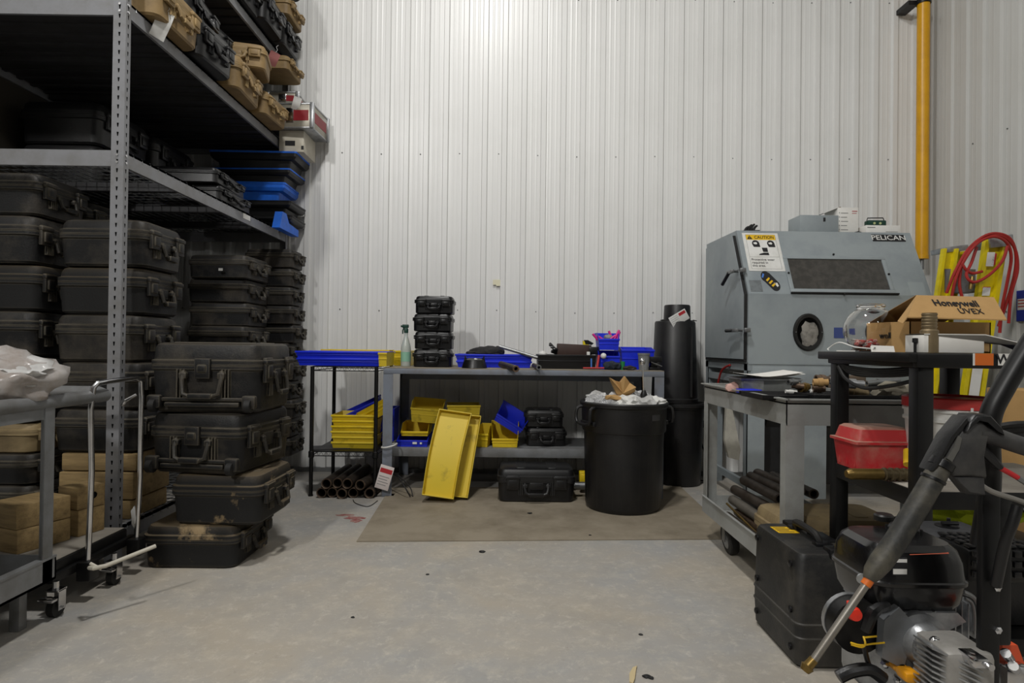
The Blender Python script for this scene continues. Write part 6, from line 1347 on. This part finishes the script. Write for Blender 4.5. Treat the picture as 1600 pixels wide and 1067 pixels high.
# air filter box and muffler
a = P(1490, 838, 1.72); m = M(); m.loft([(0, .085, .065, .012), (.04, .088, .068, .012), (.052, .07, .052, .012)], T=Matrix.Translation((a.x, 1.74, Z(848, 1.66, 1490) - .03))); Pw(m, 'air_filter_box', mat('satin_black_cover', '#2a2b2d', .5, 0, '#46464a', .5, 9))
m = M(); m.lathe([(.03, 0), (.03, .002), (.028, .002)], n=20, T=Matrix.Translation((a.x - .005, 1.74, Z(848, 1.66, 1490) + .022))); m.tube([(a.x - .02, 1.74, Z(848, 1.66, 1490) + .03), (a.x + .02, 1.73, Z(848, 1.66, 1490) + .033)], .006, 8); m.tube([(a.x, 1.74, Z(848, 1.66, 1490) + .02), (a.x, 1.74, Z(848, 1.66, 1490) + .045)], .005, 8); Pw(m, 'wing_nut', m_blackc)
mz = Z(905, 1.6, 1540); mzt = Z(850, 1.6, 1540); mx = X(1545, 1.6, 870)
m = M(); m.bbox(mx - .085, mx + .11, 1.56, 1.70, mz, mzt, .02); Pw(m, 'muffler_guard', m_blackm)
m = M()
for i in range(7):
    for j in range(4): m.bbox(mx - .075 + i * .026, mx - .055 + i * .026, 1.57 + j * .032, 1.592 + j * .032, mzt - .003, mzt + .006, .003)
    for j in range(3): m.bbox(mx - .075 + i * .026, mx - .055 + i * .026, 1.552, 1.562, mz + .02 + j * .026, mz + .036 + j * .026, .003)
stuff(Pw(m, 'guard_louvres', m_blackc))
# engine block
eb0 = P(1372, 1000, 1.42); m = M()
bl, br_ = X(1352, 1.5, 980), X(1455, 1.5, 980); bz0, bz1 = Z(1075, 1.45, 1400), ztk0 + .0
m.bbox(bl, br_, 1.44, 1.62, bz0 - .04, bz1 - .02, .018); Pw(m, 'crankcase', m_alu)
m = M(); m.prism([(bl + .0, bz1 - .015), (bl + .01, bz1 + .0), (br_ + .01, bz1 + .0), (br_ + .03, bz1 - .02), (br_ - .03, bz1 - .05), (bl + .03, bz1 - .045)], 1.425, 1.60); Pw(m, 'tank_bracket', m_alu)
m = M(); cx1 = X(1375, 1.40, 985); cz1 = Z(990, 1.40, 1375)
m.lathe([(.0, 0), (.052, 0), (.062, .01), (.062, .05), (.05, .05)], n=28, T=Matrix.Translation((cx1 - .03, 1.43, cz1)) @ Matrix.Rotation(PI / 2, 4, 'X') @ Matrix.Translation((0, 0, -.05)), cap0=False); m2 = Pw(m, 'recoil_housing', m_blackm)
m = M(); m.lathe([(.052, -.003), (.063, -.003), (.064, .012), (.052, .012)], n=28, T=Matrix.Translation((cx1 - .03, 1.478, cz1)) @ Matrix.Rotation(PI / 2, 4, 'X'), loop=True)
for k in range(6): a = k * PI / 3; m.bbox(-.006, .006, .015, .05, .0, .006, .002, T=Matrix.Translation((cx1 - .03, 1.478, cz1)) @ Matrix.Rotation(PI / 2, 4, 'X') @ Matrix.Rotation(a, 4, 'Z'))
m.build('housing_ring', m_alu, m2)
m = M(); m.prism([(bl - .02, cz1 - .055), (bl + .03, cz1 - .08), (bl + .055, cz1 + .02), (bl + .02, cz1 + .06), (bl - .015, cz1 + .03)], 1.40, 1.425); Pw(m, 'control_plate', mat('plate_grey', '#7c7f82', .45, .4, '#55565a', .5, 12))
m = M(); m.tube([P(1352, 985, 1.395), P(1365, 955, 1.39), P(1388, 945, 1.40)], [.012, .014, .008], 8, smooth=3); m.tube([P(1350, 1010, 1.395), P(1358, 1040, 1.40), P(1372, 1058, 1.41)], .006, 8, smooth=3); Pw(m, 'throttle_lever', m_blackc)
m = M(); kp = P(1335, 959, 1.38); m.lathe([(.008, 0), (.014, .004), (.016, .014), (.013, .024), (0, .026)], n=18, T=Matrix.Translation((kp.x, 1.395, kp.z)) @ Matrix.Rotation(PI / 2, 4, 'X'), cap1=False); m.tube([(kp.x, 1.39, kp.z), (kp.x + .02, 1.44, kp.z)], .006, 8); Pw(m, 'choke_knob', mat('knob_red', '#e0311c', .4))
m = M(); m.tube([P(1329, 1004, 1.39), P(1345, 1008, 1.385), P(1362, 1006, 1.385), P(1382, 1004, 1.39)], .0022, 6, smooth=4); m.tube([P(1349, 994, 1.39), P(1352, 1006, 1.382), P(1346, 1011, 1.385), P(1330, 1007, 1.39)], .0022, 6, smooth=4); m.tube([P(1350, 996, 1.39), P(1370, 994, 1.385)], .0022, 6); Pw(m, 'yellow_wire', m_sigyel)
m = M(); m.tube([P(1351, 1008, 1.385), P(1354, 1030, 1.385), P(1365, 1050, 1.39)], .003, 6, smooth=4); Pw(m, 'black_wire', m_blackc)
m = M(); gp1 = P(1404, 990, 1.437); m.prism([(gp1.x - .008, gp1.z + .010), (gp1.x + .004, gp1.z + .004), (gp1.x + .010, gp1.z - .010), (gp1.x - .002, gp1.z - .004)], 1.4365, 1.4385); Pw(m, 'green_mark', m_green)
oc = P(1419, 1054, 1.38); m = M(); m.bbox(oc.x - .017, oc.x + .017, 1.36, 1.40, oc.z - .010, oc.z + .012, .006); m.lathe([(.013, 0), (.013, .03), (0, .03)], n=14, T=Matrix.Translation((oc.x, 1.43, oc.z)) @ Matrix.Rotation(PI / 2, 4, 'X'), cap1=False); Pw(m, 'oil_cap', mat('oil_cap_yellow', '#e39a12', .4))
# cylinder fins behind tank
m = M(); fx = X(1500, 1.5, 960); fz = Z(985, 1.5, 1500)
for k in range(8): x = fx - .06 + k * .016; m.bbox(x, x + .004, 1.50, 1.62, fz - .02, fz + .085 - .004 * k, .002)
m.bbox(fx - .065, fx + .07, 1.52, 1.60, fz - .02, fz + .05, .01); Pw(m, 'cooling_fins', m_alu)
m = M(); m.tube([P(1505, 925, 1.5), P(1520, 933, 1.5), P(1527, 950, 1.5), P(1528, 985, 1.5)], .006, 8, smooth=4); m.tube([P(1508, 935, 1.49), P(1518, 942, 1.49), P(1522, 960, 1.49), P(1522, 985, 1.49)], .004, 8, smooth=4); Pw(m, 'fuel_line', m_metal)
# crankcase bolts
m = M()
for (px, py) in ((1408, 1022), (1420, 1010), (1443, 1032), (1424, 1040), (1385, 1040), (1404, 1065), (1432, 985), (1478, 975), (1460, 960), (1445, 968)):
    p = P(px, py, 1.43); m.lathe([(.0075, 0), (.0075, .012), (.004, .014), (0, .014)], n=6, T=Matrix.Translation((p.x, 1.442, p.z)) @ Matrix.Rotation(PI / 2, 4, 'X'), cap1=False)
stuff(Pw(m, 'case_bolts', m_chrome))
# pump
pcx, pcz = X(1462, 1.36, 1020), Z(1020, 1.36, 1462)
m = M(); m.lathe([(.058, 0), (.064, .008), (.064, .03), (.050, .035), (.040, .06), (0, .06)], n=30, T=Matrix.Translation((pcx, 1.44, pcz)) @ Matrix.Rotation(PI / 2, 4, 'X'), cap1=False); Pw(m, 'pump_flange', m_alu)
ux = X(1495, 1.33, 1035); m = M(); m.bbox(ux - .055, ux + .05, 1.28, 1.40, Z(1110, 1.33, 1495), Z(1003, 1.33, 1495), .016); Pw(m, 'pump_body', mat('pump_casting', '#a4a19c', .5, .4, '#77746e', .6, 14))
m = M()
for k in range(9): z_ = Z(1010, 1.33, 1480) - k * .012; m.add([(ux - .075, 1.30, z_ + .012), (ux + .005, 1.262, z_ - .018), (ux + .005, 1.30, z_ - .018), (ux - .075, 1.36, z_ + .012), (ux - .075, 1.30, z_ + .008), (ux + .005, 1.262, z_ - .022), (ux + .005, 1.30, z_ - .022), (ux - .075, 1.36, z_ + .008)], [(0, 1, 2, 3), (7, 6, 5, 4), (0, 4, 5, 1), (1, 5, 6, 2), (2, 6, 7, 3), (3, 7, 4, 0)])
stuff(Pw(m, 'pump_fins', m_alu))
m = M(); p = P(1463, 1003, 1.34); m.blob((p.x, 1.345, p.z), (.012, .010, .010), 1, .05); Pw(m, 'pump_plug', m_chrome); m = M(); p2 = P(1523, 1030, 1.27); m.bbox(p2.x - .016, p2.x + .016, 1.25, 1.30, p2.z - .010, p2.z + .010, .004); m.tube([(p2.x + .012, 1.24, p2.z - .002), (p2.x + .012, 1.27, p2.z - .002)], .007, 10); Pw(m, 'pump_port', m_chrome)
# frame
yU = 1.30; ux0 = X(1546, yU, 850)
m = M(); pz_ = Z(1066, yU, 1550)
m.bbox(ux0 - .020, ux0 + .020, yU - .006, yU + .012, 0, Z(770, yU, 1546), .004); Pw(m, 'frame_upright', m_blackm)
m = M(); m.bbox(ux0 + .012, ux0 + .05, yU + .0, yU + .05, Z(1010, yU, 1560), Z(775, yU, 1560), .006); Pw(m, 'frame_gusset', m_blackm)
m = M(); m.tube([(ux0 + .005, yU + .03, Z(860, yU, 1546)), P(1546, 760, 1.33), P(1545, 680, 1.33), P(1549, 645, 1.33), P(1566, 610, 1.33), P(1605, 545, 1.33), P(1660, 465, 1.33)], .0215, 14, smooth=5); Pw(m, 'push_handle', m_blackm)
m = M(); m.tube([P(1556, 915, 1.28), P(1570, 850, 1.26), P(1583, 815, 1.25), P(1590, 790, 1.25)], .0105, 12, smooth=4); Pw(m, 'frame_brace', m_blackc)
m = M()
for (px, py) in ((1566, 922), (1567, 989), (1585, 792), (1596, 803)): p = P(px, py, 1.28); m.lathe([(.008, 0), (.008, .008), (.004, .011), (0, .011)], n=6, T=Matrix.Translation((p.x, 1.298 if py > 900 else 1.25, p.z)) @ Matrix.Rotation(PI / 2, 4, 'X'), cap1=False)
stuff(Pw(m, 'frame_bolts', m_chrome))
m = M(); m.prism([(P(1566, 1008, 1.36).x, P(1566, 1008, 1.36).z), (P(1590, 1008, 1.36).x, P(1590, 1008, 1.36).z), (P(1612, 1067, 1.36).x, P(1612, 1067, 1.36).z), (P(1580, 1072, 1.36).x, P(1580, 1072, 1.36).z)], 1.36, 1.40); Pw(m, 'side_plate', mat('plate_orange', '#d2512c', .45))
m = M(); m.bbox(P(1568, 1060, 1.33).x, P(1610, 1060, 1.33).x, 1.32, 1.36, P(1600, 1100, 1.33).z, P(1568, 1040, 1.33).z, .01); m.tube([P(1571, 1020, 1.31), P(1578, 1030, 1.34)], .010, 10); m.tube([P(1583, 1040, 1.31), P(1590, 1050, 1.34)], .010, 10); Pw(m, 'unloader_valve', m_chrome)
m = M(); m.bbox(X(1330, 1.45, 1060), X(1600, 1.45, 1060), 1.30, 1.66, .17, .20, .01); Pw(m, 'base_plate', m_blackm)
for (x, y) in ((X(1345, 1.4, 1070), 1.43), (1.24, 1.58)):
    m = M(); m.lathe([(.03, -.03), (.11, -.03), (.124, -.015), (.124, .015), (.11, .03), (.03, .03)], n=30, T=Matrix.Translation((x, y, .126)) @ Matrix.Rotation(PI / 2, 4, 'Y') @ Matrix.Rotation(0, 4, 'X')); Pw(m, 'wheel', m_rubber)
m = M(); m.tube([P(1310, 1058, 1.38), P(1330, 1049, 1.38), P(1358, 1046, 1.38), P(1380, 1060, 1.38)], .014, 10, smooth=4); Pw(m, 'wheel_guard', m_blackc)
# hose pack behind handle
m = M()
for k in range(4): m.tube([P(1560, 668 + k * 8, 1.48), P(1590, 664 + k * 8, 1.46), P(1640, 664 + k * 8, 1.46)], .010, 10, smooth=3)
Pw(m, 'hose_coil', m_rubber)

# ================================================================== SPRAY WAND
sw = thing('spray_gun', 'black pressure-washer spray gun with long steel lance', 'spray gun', P(1470, 720, 1.27))
def Sw(m, n, mt, ang=35): return Rm(m, n, mt, sw, ang)
yg = 1.26
m = M(); m.tube([P(1268, 1036, 1.22), P(1358, 906, 1.235)], .0078, 12); Sw(m, 'lance', mat('lance_steel', '#8f8a82', .4, .6, '#6a6257', .5, 20))
m = M(); m.tube([P(1257, 1048, 1.22), P(1262, 1041, 1.22), P(1263, 1040, 1.22), P(1272, 1030, 1.22)], [.009, .013, .010, .009], 12); Sw(m, 'nozzle', m_brass)
m = M(); m.tube([P(1352, 914, 1.235), P(1360, 903, 1.235)], .010, 12); Sw(m, 'lance_collar', m_orange)
m = M(); pts = [P(1358, 906, 1.235), P(1364, 894, 1.237), P(1376, 878, 1.24), P(1400, 845, 1.245), P(1440, 780, 1.25), P(1462, 742, 1.255), P(1475, 718, 1.26)]
m.tube(pts, [.012, .018, .0215, .0215, .0215, .021, .020], 16); Sw(m, 'sleeve_grip', mat('dusty_grip', '#262624', .55, 0, '#6d6758', .6, 14, stretch=(1, 1, 1), bump=.3, bscale=60))
m = M(); m.tube([P(1457, 750, 1.254), P(1459, 746, 1.254)], .0235, 16); m.tube([P(1468, 730, 1.256), P(1474, 720, 1.256)], .0235, 16); Sw(m, 'grip_ring', m_blackc)
def poly(pts, y): return [(P(a, b, y).x, P(a, b, y).z) for a, b in pts]
def thick(m, pts, y, th, bev=.006):
    c = Vector((0, 0)); pp = poly(pts, y); cx = sum(p[0] for p in pp) / len(pp); cz = sum(p[1] for p in pp) / len(pp)
    def sh(k): 
        out = []
        for (x, z) in pp:
            d = Vector((cx - x, cz - z)); d = d.normalized() * min(k, d.length * .5); out.append((x + d.x, z + d.y))
        return out
    rs = [[(x, y - th / 2, z) for x, z in sh(bev)], [(x, y - th / 2 + bev, z) for x, z in sh(0)], [(x, y + th / 2 - bev, z) for x, z in sh(0)], [(x, y + th / 2, z) for x, z in sh(bev)]]
    m.rings(rs); return m
m_gun = mat('gun_plastic', '#2b2b2d', .5, 0, '#5a5854', .6, 9, bump=.15, bscale=80)
m = M(); thick(m, [(1466, 712), (1482, 684), (1498, 660), (1512, 651), (1526, 656), (1538, 668), (1534, 690), (1530, 712), (1532, 745), (1510, 742), (1482, 742)], yg, .038); Sw(m, 'gun_body', m_gun, 50)
m = M(); m.tube([P(1524, 674, yg), P(1548, 680, yg), P(1580, 691, yg), P(1625, 706, yg)], [.020, .019, .0185, .018], 14, smooth=4); Sw(m, 'rear_grip', m_gun)
m = M(); thick(m, [(1452, 728), (1480, 683), (1502, 655), (1500, 649), (1474, 678), (1446, 733)], yg, .044, .003); Sw(m, 'shield_strip', m_blackc)
m = M(); thick(m, [(1494, 672), (1500, 660), (1510, 646), (1534, 646), (1553, 668), (1556, 678), (1546, 672), (1530, 655), (1513, 653)], yg, .052, .004); Sw(m, 'hood', m_blackc, 50)
m = M(); thick(m, [(1478, 716), (1490, 696), (1496, 680), (1502, 684), (1498, 702), (1486, 722)], yg - .019, .006, .001); Sw(m, 'side_badge', mat('badge_grey', '#5b5a56', .6))
m = M(); thick(m, [(1482, 742), (1532, 742), (1534, 772), (1505, 770)], yg, .030); Sw(m, 'trigger_guard_base', m_gun, 50)
m = M(); m.tube([P(1530, 756, yg), P(1550, 768, yg), P(1580, 778, yg), P(1615, 790, yg)], .0055, 10, smooth=3); Sw(m, 'trigger_guard', mat('guard_grey', '#7c7973', .5))
m = M(); m.tube([P(1533, 702, yg), P(1548, 716, yg), P(1563, 731, yg)], [.010, .010, .007], 10, smooth=3); Sw(m, 'trigger', m_blackc)
m = M(); m.tube([P(1563, 731, yg), P(1576, 738, yg), P(1590, 746, yg)], .0055, 10); Sw(m, 'safety_catch', m_red)
m = M(); m.tube([P(1590, 746, yg), P(1612, 760, yg)], .006, 10); Sw(m, 'catch_rod', m_metal)

# ================================================================== FLOOR LITTER
p = onfloor(990, 1058); m = M(); m.prism([(-.022, -.04), (-.012, -.05), (.0, -.02), (.018, .045), (.024, .06), (.008, .05), (-.012, .01)], .001, .008, 'z'); o = tag(m.build('wood_splinter', mat('splinter', '#c7b58c', .8)), 'pale wood splinter on the floor at the bottom edge', 'splinter'); o.location = (p.x, p.y, 0)
for k, (px, py, r) in enumerate([(1010, 1058, .010), (1017, 1060, .008), (753, 863, .012), (668, 898, .006), (551, 965, .006), (1001, 992, .006), (922, 838, .006), (693, 777, .01), (1004, 804, .01), (828, 804, .01)]):
    p = onfloor(px, py); m = M(); m.blob((0, 0, r * .4), (r * 1.4, r, r * .5), k, .5, 2.5, 2, zmin=.0)
    o = tag(m.build('floor_debris', m_rubber), ['black crumb at the bottom edge beside the splinter', 'second black crumb beside the splinter', 'dark curl of debris just before the brown board', 'tiny dark speck on bare concrete left of centre', 'tiny dark speck on concrete at lower left', 'tiny dark speck on concrete at lower right', 'tiny dark speck on the board near the trash can', 'dark crumb under the leaning yellow trays', 'dark crumb on the board below the trash can', 'dark crumb on the board before the floor case'][k], 'debris', 'bits of debris on the floor'); o.location = (p.x, p.y, .006 if py < 845 else 0)
